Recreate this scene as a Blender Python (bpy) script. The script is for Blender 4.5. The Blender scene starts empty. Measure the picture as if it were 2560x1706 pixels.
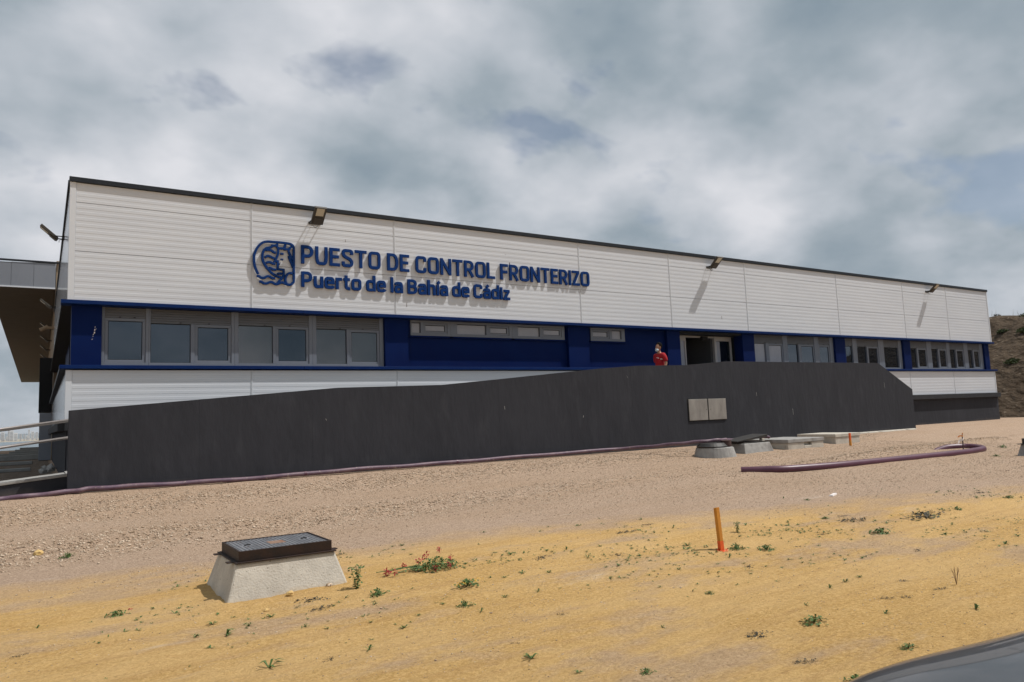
import bpy, bmesh, math, random
import numpy as np
from mathutils import Vector, Matrix
random.seed(7); rng = np.random.default_rng(7)
scene = bpy.context.scene
COL = scene.collection

# ------------------------------------------------------------------ camera
cam_d = bpy.data.cameras.new('camera'); cam_d.sensor_width = 36.0; cam_d.lens = 36.0*1830/2560
cam_d.clip_start = 0.05; cam_d.clip_end = 30000
cam = bpy.data.objects.new('camera', cam_d); COL.objects.link(cam); scene.camera = cam
f = 1830.0
v1 = Vector((4132-1280, 932-853, f)).normalized(); v2 = Vector((99-1280, 1093-853, f))
Zc = -(v1.cross(v2)).normalized()
if Zc.y > 0: Zc = -Zc
Yc = Zc.cross(v1)
# rows: world axes in (right, down, forward) camera coordinates
right = Vector((v1.x, Yc.x, Zc.x)); down = Vector((v1.y, Yc.y, Zc.y)); fwd = Vector((v1.z, Yc.z, Zc.z))
M = Matrix((right, -down, -fwd)).transposed().to_4x4()
M.translation = Vector((0, 0, 1.6)); cam.matrix_world = M

# ------------------------------------------------------------------ sky, sun, exposure
SUNDIR = Vector((-.533, .28, -1.0)).normalized()          # direction the light travels
w = bpy.data.worlds.new('World'); scene.world = w; w.use_nodes = True
nt = w.node_tree; nt.nodes.clear()
def N(t, **k):
    n = nt.nodes.new(t)
    for a, b in k.items(): setattr(n, a, b)
    return n
def mth(op, a, b=None, clamp=False):
    n = N('ShaderNodeMath', operation=op); n.use_clamp = clamp
    for i, v in enumerate((a, b)):
        if v is None: continue
        if isinstance(v, (int, float)): n.inputs[i].default_value = v
        else: nt.links.new(v, n.inputs[i])
    return n.outputs[0]
tc = N('ShaderNodeTexCoord'); sep = N('ShaderNodeSeparateXYZ'); nt.links.new(tc.outputs['Generated'], sep.inputs[0])
den = mth('ADD', mth('MAXIMUM', sep.outputs[2], 0.0), 0.42)
cx_ = mth('DIVIDE', sep.outputs[0], den); cy_ = mth('DIVIDE', sep.outputs[1], den)
cmb = N('ShaderNodeCombineXYZ'); nt.links.new(cx_, cmb.inputs[0]); nt.links.new(cy_, cmb.inputs[1])
def noise(scale, detail, rough, off, dist=0.0):
    mp = N('ShaderNodeMapping'); mp.inputs['Location'].default_value = off
    nt.links.new(cmb.outputs[0], mp.inputs[0])
    n = N('ShaderNodeTexNoise'); n.inputs['Scale'].default_value = scale; n.inputs['Detail'].default_value = detail
    n.inputs['Roughness'].default_value = rough; n.inputs['Distortion'].default_value = dist
    nt.links.new(mp.outputs[0], n.inputs['Vector']); return n.outputs['Fac']
sky = N('ShaderNodeTexSky', sky_type='NISHITA'); sky.sun_disc = False
sky.sun_elevation = math.radians(59.0); sky.sun_rotation = math.radians(118.0); sky.air_density = 1.0; sky.dust_density = 1.0
big = noise(1.7, 5, .48, (3.1, 1.7, 0.0), .05)
fine = noise(5.0, 7, .5, (7.4, 2.2, 1.0), .05)
bl = mth('ADD', mth('MULTIPLY', big, .66), mth('MULTIPLY', fine, .34))
rp = N('ShaderNodeValToRGB'); e = rp.color_ramp
e.elements[0].position = .36; e.elements[0].color = (2.9, 3.75, 4.5, 1)
e.elements[1].position = .64; e.elements[1].color = (9.4, 9.5, 10.0, 1)
m_ = e.elements.new(.45); m_.color = (4.3, 5.05, 5.7, 1)
m_ = e.elements.new(.53); m_.color = (6.4, 6.9, 7.55, 1)
nt.links.new(bl, rp.inputs[0])
hole = noise(2.9, 5, .55, (4.3, 9.2, 3.0), .2)
hr = N('ShaderNodeValToRGB'); hr.color_ramp.elements[0].position = .60; hr.color_ramp.elements[1].position = .68
hr.color_ramp.elements[0].color = (1, 1, 1, 1); hr.color_ramp.elements[1].color = (.45, .45, .45, 1)
nt.links.new(hole, hr.inputs[0])
mix = N('ShaderNodeMixRGB'); nt.links.new(hr.outputs[0], mix.inputs[0])
nt.links.new(sky.outputs[0], mix.inputs[1]); nt.links.new(rp.outputs[0], mix.inputs[2])
bg = N('ShaderNodeBackground'); bg.inputs[1].default_value = 0.085
nt.links.new(mix.outputs[0], bg.inputs[0])
wo = N('ShaderNodeOutputWorld'); nt.links.new(bg.outputs[0], wo.inputs[0])
sl = bpy.data.lights.new('sun', 'SUN'); sl.energy = 4.5; sl.angle = math.radians(.6); sl.color = (1.0, .965, .92)
so = bpy.data.objects.new('sun', sl); COL.objects.link(so)
so.rotation_euler = SUNDIR.to_track_quat('-Z', 'Y').to_euler(); so.location = (20, -10, 40)
scene.view_settings.view_transform = 'Standard'; scene.view_settings.look = 'None'
scene.view_settings.exposure = -0.12; scene.view_settings.gamma = 1.0; scene.view_settings.use_curve_mapping = False
scene.cycles.max_bounces = 6

# ------------------------------------------------------------------ materials
MATS = {}
def material(name, col, rough=.6, col2=None, nscale=6.0, bump=0.0, bscale=40.0, metal=0.0, spec=.5, ior=None,
             detail=6, lo=.35, hi=.65, stretch=(1, 1, 1), col3=None, n3=1.5, t3=(.55, .7), coat=0.0, emit=None, rand=0.0, tint=None, foot=None):
    if name in MATS: return MATS[name]
    m = bpy.data.materials.new(name); m.use_nodes = True; T = m.node_tree; b = T.nodes['Principled BSDF']; L = T.links
    if tint: b.inputs['Specular Tint'].default_value = (*tint, 1)
    b.inputs['Roughness'].default_value = rough; b.inputs['Metallic'].default_value = metal
    b.inputs['Specular IOR Level'].default_value = spec
    if ior: b.inputs['IOR'].default_value = ior
    if coat: b.inputs['Coat Weight'].default_value = coat; b.inputs['Coat Roughness'].default_value = .03
    b.inputs['Base Color'].default_value = (*col, 1)
    c = T.nodes.new('ShaderNodeTexCoord'); mp = T.nodes.new('ShaderNodeMapping'); L.new(c.outputs['Object'], mp.inputs[0])
    mp.inputs['Scale'].default_value = stretch
    out = None
    if col2:
        n = T.nodes.new('ShaderNodeTexNoise'); n.inputs['Scale'].default_value = nscale; n.inputs['Detail'].default_value = detail
        n.inputs['Roughness'].default_value = .6
        L.new(mp.outputs[0], n.inputs['Vector'])
        r = T.nodes.new('ShaderNodeValToRGB'); r.color_ramp.elements[0].position = lo; r.color_ramp.elements[1].position = hi
        r.color_ramp.elements[0].color = (*col, 1); r.color_ramp.elements[1].color = (*col2, 1)
        L.new(n.outputs['Fac'], r.inputs[0]); out = r.outputs[0]
        if col3:
            n3_ = T.nodes.new('ShaderNodeTexNoise'); n3_.inputs['Scale'].default_value = n3; n3_.inputs['Detail'].default_value = 5
            L.new(mp.outputs[0], n3_.inputs['Vector'])
            r3 = T.nodes.new('ShaderNodeValToRGB'); r3.color_ramp.elements[0].position = t3[0]; r3.color_ramp.elements[1].position = t3[1]
            L.new(n3_.outputs['Fac'], r3.inputs[0])
            mx = T.nodes.new('ShaderNodeMixRGB'); L.new(r3.outputs[0], mx.inputs[0]); L.new(out, mx.inputs[1])
            mx.inputs[2].default_value = (*col3, 1); out = mx.outputs[0]
        L.new(out, b.inputs['Base Color'])
    if foot:   # dust and sand splashed on the lowest part: (height of the ground, reach, colour, amount)
        gg = T.nodes.new('ShaderNodeNewGeometry'); sz = T.nodes.new('ShaderNodeSeparateXYZ'); L.new(gg.outputs['Position'], sz.inputs[0])
        fn = T.nodes.new('ShaderNodeTexNoise'); fn.inputs['Scale'].default_value = 2.2; fn.inputs['Detail'].default_value = 7; L.new(gg.outputs['Position'], fn.inputs['Vector'])
        a1 = T.nodes.new('ShaderNodeMath'); a1.operation = 'MULTIPLY_ADD'; L.new(fn.outputs['Fac'], a1.inputs[0]); a1.inputs[1].default_value = foot[1]*2.2; a1.inputs[2].default_value = foot[0]-foot[1]*.6
        a2 = T.nodes.new('ShaderNodeMath'); a2.operation = 'SUBTRACT'; L.new(a1.outputs[0], a2.inputs[0]); L.new(sz.outputs[2], a2.inputs[1])
        a3 = T.nodes.new('ShaderNodeMath'); a3.operation = 'MULTIPLY'; a3.use_clamp = True; L.new(a2.outputs[0], a3.inputs[0]); a3.inputs[1].default_value = 1/foot[1]
        a4 = T.nodes.new('ShaderNodeMath'); a4.operation = 'MULTIPLY'; L.new(a3.outputs[0], a4.inputs[0]); a4.inputs[1].default_value = foot[3]
        fm = T.nodes.new('ShaderNodeMixRGB'); L.new(a4.outputs[0], fm.inputs[0]); L.new(out, fm.inputs[1]); fm.inputs[2].default_value = (*foot[2], 1); out = fm.outputs[0]
        L.new(out, b.inputs['Base Color'])
    if rand:
        oi = T.nodes.new('ShaderNodeObjectInfo'); mr = T.nodes.new('ShaderNodeMapRange')
        mr.inputs[3].default_value = 1-rand; mr.inputs[4].default_value = 1+rand
        L.new(oi.outputs['Random'], mr.inputs[0]); hs = T.nodes.new('ShaderNodeHueSaturation')
        L.new(mr.outputs[0], hs.inputs['Value'])
        if out: L.new(out, hs.inputs['Color'])
        else: hs.inputs['Color'].default_value = (*col, 1)
        L.new(hs.outputs[0], b.inputs['Base Color'])
    if bump:
        n = T.nodes.new('ShaderNodeTexNoise'); n.inputs['Scale'].default_value = bscale; n.inputs['Detail'].default_value = 8
        L.new(mp.outputs[0], n.inputs['Vector'])
        bp = T.nodes.new('ShaderNodeBump'); bp.inputs['Strength'].default_value = 1.0; bp.inputs['Distance'].default_value = bump
        L.new(n.outputs['Fac'], bp.inputs['Height']); L.new(bp.outputs[0], b.inputs['Normal'])
    if emit:
        b.inputs['Emission Color'].default_value = (*emit[0], 1); b.inputs['Emission Strength'].default_value = emit[1]
    MATS[name] = m; return m

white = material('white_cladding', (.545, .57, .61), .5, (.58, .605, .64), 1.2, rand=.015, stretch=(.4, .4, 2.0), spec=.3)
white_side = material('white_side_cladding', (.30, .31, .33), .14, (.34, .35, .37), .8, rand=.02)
trim_white = material('white_flashing', (.59, .615, .65), .4, spec=.3)
dark_cap = material('anthracite_flashing', (.012, .015, .020), .5, (.017, .02, .025), 3, spec=.25)
blue_trim = material('blue_flashing', (.0006, .014, .085), .5, (.001, .019, .10), 2.5, spec=.12)
blue_wall = material('blue_wall_paint', (.0004, .008, .062), .6, (.0005, .010, .070), 1.5, bump=.001, bscale=8, spec=.08)
grey_frame = material('grey_aluminium', (.15, .168, .205), .4, (.16, .18, .215), 2, spec=.3)
grey_shutter = material('grey_shutter', (.125, .132, .145), .55, (.14, .147, .16), 2, spec=.2)
glass = material('window_glass', (.005, .008, .014), .02, spec=.5, ior=1.95, tint=(.72, .86, 1.0))
glass_blind = material('window_glass_with_blind', (.018, .024, .032), .03, (.03, .036, .045), 3, spec=.5, ior=2.1, stretch=(1, 1, .1))
glass_frost = material('frosted_glass', (.28, .29, .33), .25, (.31, .32, .36), 3, spec=.5, ior=1.6)
render_dark = material('dark_grey_render', (.031, .032, .038), .9, (.038, .039, .046), .9, bump=.014, bscale=5, stretch=(1.3, 1.3, .5), col3=(.045, .046, .053), n3=3, t3=(.55, .80), spec=.15, rand=.012, foot=(.62, .16, (.13, .11, .095), .45))
render_edge = material('dark_grey_plinth', (.026, .027, .031), .8, (.034, .035, .038), 3, bump=.003, bscale=18, spec=.2)
steel = material('stainless_steel_door', (.30, .285, .265), .42, (.42, .40, .37), 2.2, metal=.75, bump=.001, bscale=3, stretch=(2, 2, .8))
rail_mat = material('grey_painted_tube', (.20, .18, .17), .35, (.24, .22, .21), 9, metal=.3)
concrete = material('precast_concrete', (.42, .385, .33), .9, (.53, .49, .42), 5, bump=.006, bscale=55, col3=(.24, .21, .17), n3=38, t3=(.66, .72), spec=.2, foot=(.08, .10, (.50, .36, .18), .7))
concrete_grey = material('grey_concrete', (.25, .24, .225), .9, (.34, .33, .31), 4, bump=.005, bscale=40, col3=(.18, .17, .16), n3=3, t3=(.55, .7))
rust = material('rusty_iron', (.012, .006, .004), .6, (.030, .012, .006), 7, bump=.002, bscale=60, metal=.2)
iron = material('cast_iron_cover', (.15, .155, .17), .55, (.20, .20, .21), 16, metal=.1, bump=.001, bscale=80, col3=(.12, .05, .02), n3=7, t3=(.62, .75))
rust_patch = material('rust_patch', (.16, .055, .02), .8, (.26, .19, .14), 22, bump=.001, bscale=60)
dark_conc = material('dark_concrete', (.22, .225, .215), .9, (.27, .27, .26), 5)
black_plastic = material('black_iron', (.012, .012, .013), .6, (.03, .025, .02), 9)
purple = material('purple_pipe', (.070, .018, .036), .42, (.095, .028, .050), 3, bump=.0008, bscale=30)
purple_d = material('dusty_purple_hose', (.085, .045, .075), .55, (.16, .10, .12), 4, bump=.001, bscale=20, col3=(.30, .24, .20), n3=14, t3=(.62, .75))
wood = material('stake_wood', (.60, .26, .03), .8, (.46, .18, .02), 14, stretch=(6, 6, .6), bump=.001, bscale=60)
orange = material('orange_marking_paint', (.75, .12, .015), .6, (.62, .09, .015), 30)
rebar_m = material('rusty_rebar', (.06, .03, .025), .8)
tape_w = material('white_plastic_tape', (.78, .72, .68), .5); tape_o = material('orange_plastic_tape', (.75, .28, .08), .5)
sign_blue = material('sign_blue', (.0008, .026, .135), .5, (.001, .030, .15), 4, spec=.12)
black_rub = material('black_rubber', (.006, .006, .006), .8)
red_cloth = material('red_shirt', (.36, .004, .010), .9, (.30, .003, .008), 12, bump=.004, bscale=14)
skin = material('skin', (.36, .18, .11), .6); hair_m = material('dark_hair', (.005, .004, .0035), .9, bump=.004, bscale=120, spec=.1)
mask_m = material('light_blue_mask', (.50, .58, .62), .8); jeans = material('dark_trousers', (.02, .025, .04), .9); shoe_m = material('dark_shoes', (.02, .02, .02), .6)
leaf_g = material('weed_green', (.045, .095, .016), .7, (.09, .15, .03), 25); leaf_b = material('weed_olive', (.07, .075, .03), .75, (.11, .08, .045), 25)
leaf_d = material('weed_dark', (.035, .045, .02), .75, (.075, .05, .035), 25); dry_m = material('dry_stem', (.22, .13, .07), .8)
flower_r = material('crimson_petals', (.36, .004, .022), .6); flower_y = material('yellow_petals', (.7, .4, .02), .6)
car_paint = material('grey_car_paint', (.030, .031, .034), .35, metal=.3, coat=.6); car_glass = material('car_glass', (.015, .017, .02), .03, spec=.9)
chrome = material('chrome', (.6, .6, .6), .15, metal=1.0); lamp_glass = material('car_lamp_glass', (.5, .5, .5), .1)
lamp_body = material('brown_lamp_housing', (.045, .038, .028), .5); lamp_lens = material('floodlight_lens', (.50, .46, .36), .35)
soffit_m = material('canopy_soffit', (.115, .098, .075), .8, (.13, .11, .085), 1.5, spec=.2); fascia_m = material('grey_fascia', (.20, .215, .245), .5, (.18, .195, .225), .6)
tan_wall = material('beige_wall', (.27, .20, .13), .8); black_m = material('black_dock_curtain', (.004, .004, .004), .9)
door_dark = material('dark_interior', (.012, .013, .014), .9); beige_in = material('beige_interior', (.26, .225, .17), .9); partition = material('grey_partition', (.09, .095, .10), .5); white_jamb = material('pale_door_frame', (.42, .41, .40), .4)
city_m = material('city_white', (.62, .61, .60), .8, rand=.12); city_w = material('city_window_band', (.22, .24, .27), .5)

def ground_material():
    m = bpy.data.materials.new('sandy_ground'); m.use_nodes = True; T = m.node_tree; L = T.links; b = T.nodes['Principled BSDF']
    b.inputs['Roughness'].default_value = .95; b.inputs['Specular IOR Level'].default_value = .15
    def n(t): return T.nodes.new(t)
    c = n('ShaderNodeTexCoord'); s = n('ShaderNodeSeparateXYZ'); L.new(c.outputs['Object'], s.inputs[0])
    def mm(op, a, b_=None, c_=None, clamp=False):
        q = n('ShaderNodeMath'); q.operation = op; q.use_clamp = clamp
        for i, v in enumerate((a, b_, c_)):
            if v is None: continue
            if isinstance(v, (int, float)): q.inputs[i].default_value = v
            else: L.new(v, q.inputs[i])
        return q.outputs[0]
    def nz(scale, det=6, rough=.6, st=(1, 1, 1), dist=0):
        mp = n('ShaderNodeMapping'); L.new(c.outputs['Object'], mp.inputs[0]); mp.inputs['Scale'].default_value = st
        q = n('ShaderNodeTexNoise'); q.inputs['Scale'].default_value = scale; q.inputs['Detail'].default_value = det
        q.inputs['Roughness'].default_value = rough; q.inputs['Distortion'].default_value = dist
        L.new(mp.outputs[0], q.inputs['Vector']); return q.outputs['Fac']
    def ramp(fac, stops):
        r = n('ShaderNodeValToRGB'); el = r.color_ramp.elements
        el[0].position, el[0].color = stops[0][0], (*stops[0][1], 1); el[1].position, el[1].color = stops[-1][0], (*stops[-1][1], 1)
        for p, cc in stops[1:-1]: q = el.new(p); q.color = (*cc, 1)
        L.new(fac, r.inputs[0]); return r.outputs[0]
    def mixc(fac, a, b_):
        q = n('ShaderNodeMixRGB'); 
        if isinstance(fac, (int, float)): q.inputs[0].default_value = fac
        else: L.new(fac, q.inputs[0])
        for i, v in ((1, a), (2, b_)):
            if isinstance(v, tuple): q.inputs[i].default_value = (*v, 1)
            else: L.new(v, q.inputs[i])
        return q.outputs[0]
    X, Y = s.outputs[0], s.outputs[1]
    # the edge between the yellow sand and the beige crushed limestone runs obliquely to the wall
    edge = mm('SUBTRACT', mm('SUBTRACT', 8.9, mm('MULTIPLY', mm('MAXIMUM', mm('SUBTRACT', X, 2.0), 0.0), .31)), Y)
    wob = mm('MULTIPLY', mm('SUBTRACT', nz(.42, 5, .6, (.6, 1, 1)), .5), 2.6); wob2 = mm('MULTIPLY', mm('SUBTRACT', nz(3.0, 4), .5), 1.0)
    sel = mm('MULTIPLY_ADD', mm('ADD', mm('ADD', edge, wob), wob2), .8, .5, clamp=True)
    # crushed stone patches that break through the sand
    patch = ramp(nz(.55, 6, .65, (.8, 1.7, 1)), [(.52, (0, 0, 0)), (.62, (1, 1, 1))])
    fine = nz(34, 9, .8)
    sand = ramp(fine, [(.30, (.33, .19, .062)), (.50, (.54, .335, .122)), (.68, (.70, .475, .215))])
    sand = mixc(mm('MULTIPLY', ramp(nz(.8, 6, .65, (.6, 1.4, 1)), [(.42, (0, 0, 0)), (.60, (1, 1, 1))]), .45), sand, (.64, .43, .20))
    streak = ramp(nz(3.2, 6, .6, (.10, 2.4, 1), .1), [(.50, (0, 0, 0)), (.66, (1, 1, 1))])
    sand = mixc(mm('MULTIPLY', streak, .33), sand, (.40, .235, .10))
    crk = ramp(nz(5.5, 10, .8, (.35, 2.2, 1), .3), [(.57, (0, 0, 0)), (.62, (1, 1, 1))])
    zone = ramp(nz(.5, 3, .5), [(.45, (0, 0, 0)), (.6, (1, 1, 1))])
    sand = mixc(mm('MULTIPLY', mm('MULTIPLY', crk, zone), .55), sand, (.34, .20, .09))
    sand = mixc(mm('MULTIPLY', ramp(nz(45, 3, .7), [(.60, (0, 0, 0)), (.68, (1, 1, 1))]), .30), sand, (.27, .15, .065))
    beige = ramp(nz(34, 8, .85), [(.32, (.17, .112, .076)), (.46, (.37, .262, .184)), (.60, (.52, .385, .28)), (.74, (.70, .565, .44))])
    beige = mixc(mm('MULTIPLY', ramp(nz(.9, 4, .5, (.4, 1.3, 1)), [(.42, (0, 0, 0)), (.62, (1, 1, 1))]), .30), beige, (.36, .245, .155))
    beige = mixc(mm('MULTIPLY', ramp(nz(60, 2, .6), [(.64, (0, 0, 0)), (.70, (1, 1, 1))]), .6), beige, (.17, .115, .08))
    sel2 = mm('SUBTRACT', sel, mm('MULTIPLY', mm('MULTIPLY', patch, sel), .6), clamp=True)
    col = mixc(sel2, beige, sand)
    # chalky crust in the furthest part of the beige band
    chalk = mm('MULTIPLY', ramp(nz(1.6, 6, .65, (.35, 1.6, 1)), [(.63, (0, 0, 0)), (.72, (1, 1, 1))]), .38)
    col = mixc(chalk, col, (.60, .51, .43))
    # far away: plain dry land
    far = mm('MULTIPLY', mm('SUBTRACT', Y, 60.0), .02, clamp=True)
    col = mixc(far, col, (.34, .29, .21))
    yard = mm('MULTIPLY', mm('MULTIPLY', mm('SUBTRACT', .42, X), 8.0, clamp=True), mm('SUBTRACT', Y, 16.5, clamp=True))  # mask for shade painted into the yard ground beside the building
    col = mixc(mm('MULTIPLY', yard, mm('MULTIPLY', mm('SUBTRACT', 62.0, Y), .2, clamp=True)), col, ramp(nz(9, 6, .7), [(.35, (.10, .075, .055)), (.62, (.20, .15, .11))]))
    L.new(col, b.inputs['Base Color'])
    h1 = n('ShaderNodeBump'); h1.inputs['Distance'].default_value = .028; h1.inputs['Strength'].default_value = .9; L.new(nz(38, 6, .75), h1.inputs['Height'])
    h2 = n('ShaderNodeBump'); h2.inputs['Distance'].default_value = .05; h2.inputs['Strength'].default_value = .8; L.new(nz(4.0, 8, .7, (.35, 1.8, 1), .2), h2.inputs['Height'])
    L.new(h1.outputs[0], h2.inputs['Normal']); L.new(h2.outputs[0], b.inputs['Normal'])
    return m
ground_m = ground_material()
stone_m = material('limestone_chips', (.34, .245, .165), .95, (.62, .50, .38), 14, detail=2, lo=.45, hi=.55, col3=(.23, .165, .115), n3=13, t3=(.58, .64), spec=.1)
hill_m = material('hillside_earth', (.048, .033, .021), .95, (.088, .063, .042), 1.3, bump=.45, bscale=1.9, col3=(.17, .135, .10), n3=5, t3=(.60, .75), spec=.1)
shrub_m = material('hill_shrub', (.035, .055, .012), .8, (.08, .10, .025), 4)

# ------------------------------------------------------------------ helpers
def props(o, label=None, cat=None, group=None, kind=None):
    if label: o['label'] = label
    if cat: o['category'] = cat
    if group: o['group'] = group
    if kind: o['kind'] = kind
    return o
def wloc(o):
    v = Vector((0, 0, 0))
    while o: v = v+o.location; o = o.parent
    return v
def thing(name, loc, label, cat, group=None):
    o = bpy.data.objects.new(name, None); o.empty_display_size = .2; COL.objects.link(o); o.location = loc
    return props(o, label, cat, group)
class MB:
    def __init__(s): s.v = []; s.f = []
    def add(s, vs, fs):
        n = len(s.v); s.v += [tuple(v) for v in vs]; s.f += [tuple(i+n for i in q) for q in fs]; return s
    def box(s, x0, x1, y0, y1, z0, z1):
        return s.add([(x0, y0, z0), (x1, y0, z0), (x1, y1, z0), (x0, y1, z0), (x0, y0, z1), (x1, y0, z1), (x1, y1, z1), (x0, y1, z1)],
                     [(0, 3, 2, 1), (4, 5, 6, 7), (0, 1, 5, 4), (1, 2, 6, 5), (2, 3, 7, 6), (3, 0, 4, 7)])
    def hexa(s, b, t):        # bottom and top quads, counter-clockwise from above
        return s.add(list(b)+list(t), [(0, 3, 2, 1), (4, 5, 6, 7), (0, 1, 5, 4), (1, 2, 6, 5), (2, 3, 7, 6), (3, 0, 4, 7)])
    def prism_y(s, poly, y0, y1):   # polygon in xz extruded along y
        n = len(poly); vs = [(x, y0, z) for x, z in poly]+[(x, y1, z) for x, z in poly]
        return s.add(vs, [tuple(range(n)), tuple(range(2*n-1, n-1, -1))]+[(i, i+n, (i+1) % n+n, (i+1) % n) for i in range(n)])
    def tube(s, path, r, n=10, cap=True, r2=None):
        path = [Vector(p) for p in path]; rings = []; prev = None
        for i, p in enumerate(path):
            t = (path[min(i+1, len(path)-1)]-path[max(i-1, 0)]).normalized()
            if prev is None:
                a = Vector((0, 0, 1)) if abs(t.z) < .9 else Vector((1, 0, 0)); u = t.cross(a).normalized()
            else: u = (prev-t*prev.dot(t)).normalized()
            prev = u; v_ = t.cross(u); rr = r[i] if isinstance(r, (list, tuple)) else r
            rings.append([p+(u*math.cos(2*math.pi*k/n)+v_*math.sin(2*math.pi*k/n))*rr for k in range(n)])
        vs = [q for g_ in rings for q in g_]; fs = []
        for i in range(len(rings)-1):
            for k in range(n): fs.append((i*n+k, i*n+(k+1) % n, (i+1)*n+(k+1) % n, (i+1)*n+k))
        if cap: fs.append(tuple(range(n-1, -1, -1))); fs.append(tuple((len(rings)-1)*n+k for k in range(n)))
        return s.add(vs, fs)
    def lathe(s, prof, cx, cy, n=32):
        vs = [(cx+r*math.cos(2*math.pi*k/n), cy+r*math.sin(2*math.pi*k/n), z) for r, z in prof for k in range(n)]
        fs = [(i*n+k, i*n+(k+1) % n, (i+1)*n+(k+1) % n, (i+1)*n+k) for i in range(len(prof)-1) for k in range(n)]
        fs += [tuple(range(n-1, -1, -1)), tuple((len(prof)-1)*n+k for k in range(n))]
        return s.add(vs, fs)
    def build(s, name, mat, parent=None, bevel=0, smooth=False, origin=None, seg=2):
        base = wloc(parent) if parent else Vector(origin or (0, 0, 0))
        me = bpy.data.meshes.new(name); me.from_pydata([Vector(v)-base for v in s.v], [], s.f); me.materials.append(mat)
        if smooth: me.polygons.foreach_set('use_smooth', [True]*len(me.polygons))
        me.update(); o = bpy.data.objects.new(name, me); COL.objects.link(o)
        if parent: o.parent = parent
        else: o.location = base
        if bevel:
            b = o.modifiers.new('bevel', 'BEVEL'); b.width = bevel; b.segments = seg; b.limit_method = 'ANGLE'; b.angle_limit = math.radians(40)
        return o
def fast_mesh(name, V, F, mat, smooth=False):
    me = bpy.data.meshes.new(name); k = F.shape[1]
    me.vertices.add(len(V)); me.vertices.foreach_set('co', V.astype(np.float32).ravel())
    me.loops.add(F.size); me.loops.foreach_set('vertex_index', F.astype(np.int32).ravel())
    me.polygons.add(len(F)); me.polygons.foreach_set('loop_start', np.arange(0, F.size, k, dtype=np.int32))
    me.polygons.foreach_set('loop_total', np.full(len(F), k, dtype=np.int32))
    if smooth: me.polygons.foreach_set('use_smooth', np.ones(len(F), dtype=bool))
    me.update(calc_edges=True); me.validate(); me.materials.append(mat)
    o = bpy.data.objects.new(name, me); COL.objects.link(o); return o
# value noise in numpy
_perm = rng.random((512, 512))
def vnoise(x, y):
    xi = np.floor(x).astype(int); yi = np.floor(y).astype(int); u = x-xi; v = y-yi; u = u*u*(3-2*u); v = v*v*(3-2*v)
    g_ = lambda a, b: _perm[a % 512, b % 512]
    return (g_(xi, yi)*(1-u)+g_(xi+1, yi)*u)*(1-v)+(g_(xi, yi+1)*(1-u)+g_(xi+1, yi+1)*u)*v-.5
def fbm(x, y, o=4):
    s = 0; a = 1
    for k in range(o): s = s+a*vnoise(x*2**k+17*k, y*2**k+31*k); a *= .5
    return s

# ------------------------------------------------------------------ ground
PR0 = [(-10, -.05), (5, .02), (9, .07), (10.7, .12), (11.5, .25), (13.1, .29), (14.4, .53), (14.9, .6), (99, .6)]
PR1 = [(-10, .05), (5, .14), (7.5, .23), (9.3, .30), (10.6, .33), (11.5, .37), (13.1, .42), (14.3, .55), (14.9, .6), (99, .6)]
def gbase(x, y):
    t = np.clip(np.asarray(x, float)/12, 0, 1.4)
    a = np.interp(y, *zip(*PR0)); b = np.interp(y, *zip(*PR1))
    return a+(b-a)*t
def bermness(x, y):
    b1 = np.exp(-((y-13.75-.02*x)/.62)**2)*np.clip(1.3-x/22, 0, 1); b2 = np.exp(-((y-11.1-.0*x)/.62)**2)*np.clip(1.35-x/9.5, 0, 1)
    b3 = np.exp(-((y-10.1-.06*(x-14))/.35)**2)*np.clip((x-11)/3, 0, 1)
    return b1, b2, b3
def gh(x, y):
    x = np.asarray(x, float); y = np.asarray(y, float)
    near = np.clip((40-np.abs(x-10))/15, 0, 1)*np.clip((15.2-y)/.8, 0, 1)*np.clip((y+6)/4, 0, 1)
    z = gbase(x, y)
    b1, b2, b3 = bermness(x, y); rough = .012+.055*(b1+b2+b3)
    z = z+near*(rough*fbm(x*1.9, y*2.6, 5)+.03*fbm(x*.4, y*1.1, 2)+.10*b3*.5+.030*(b1+b2+b3)*fbm(x*7, y*8, 3))
    dbx = np.maximum(np.abs(x-1.965)-.53, 0); dby = np.maximum(np.abs(y-7.42)-.47, 0); z = z+near*.022*np.exp(-((dbx**2+dby**2)/.030))*(1+1.2*fbm(x*6, y*6, 3))
    # tyre tracks pressed along the sand, parallel to the wall
    trk = np.clip((8.6-.28*np.maximum(x-2, 0)-y)/1.0, 0, 1)
    z = z+near*trk*(.020*np.sin(y*9.0+1.5*fbm(x*.25, y*.6, 2))*np.clip(.2+1.6*fbm(x*.3+9, y*1.2, 2), 0, 1)+.010*fbm(x*1.6, y*5.0, 4)+.010*fbm(x*7, y*9, 3))
    far = np.clip((y-70)/160, 0, 1)*np.clip(1-(x-80)/60, 0, 1)
    z = z-9.6*far*far*(3-2*far)
    far2 = np.clip((y-2300)/150, 0, 1); z = z+2.2*far2
    return z
def axis(segs):
    out = []
    for a, b, st in segs: out += list(np.arange(a, b, st))
    return np.array(out+[segs[-1][1]])
gx = axis([(-8000, -400, 900), (-400, -40, 40), (-40, -6, 2), (-6, -1.5, .25), (-1.5, 11, .045), (11, 26, .08), (26, 60, .6), (60, 400, 20), (400, 9000, 900)])
gy = axis([(-8000, -300, 900), (-300, -20, 20), (-20, 0, 1), (0, 2.4, .2), (2.4, 9, .04), (9, 15.4, .05), (15.4, 18, .4), (18, 70, 2), (70, 260, 8), (260, 2300, 170), (2300, 2460, 40), (2460, 12000, 1000)])
GX, GY = np.meshgrid(gx, gy); V = np.stack([GX.ravel(), GY.ravel(), gh(GX, GY).ravel()], 1)
nx, ny = len(gx), len(gy); idx = np.arange(nx*ny).reshape(ny, nx)
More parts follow.
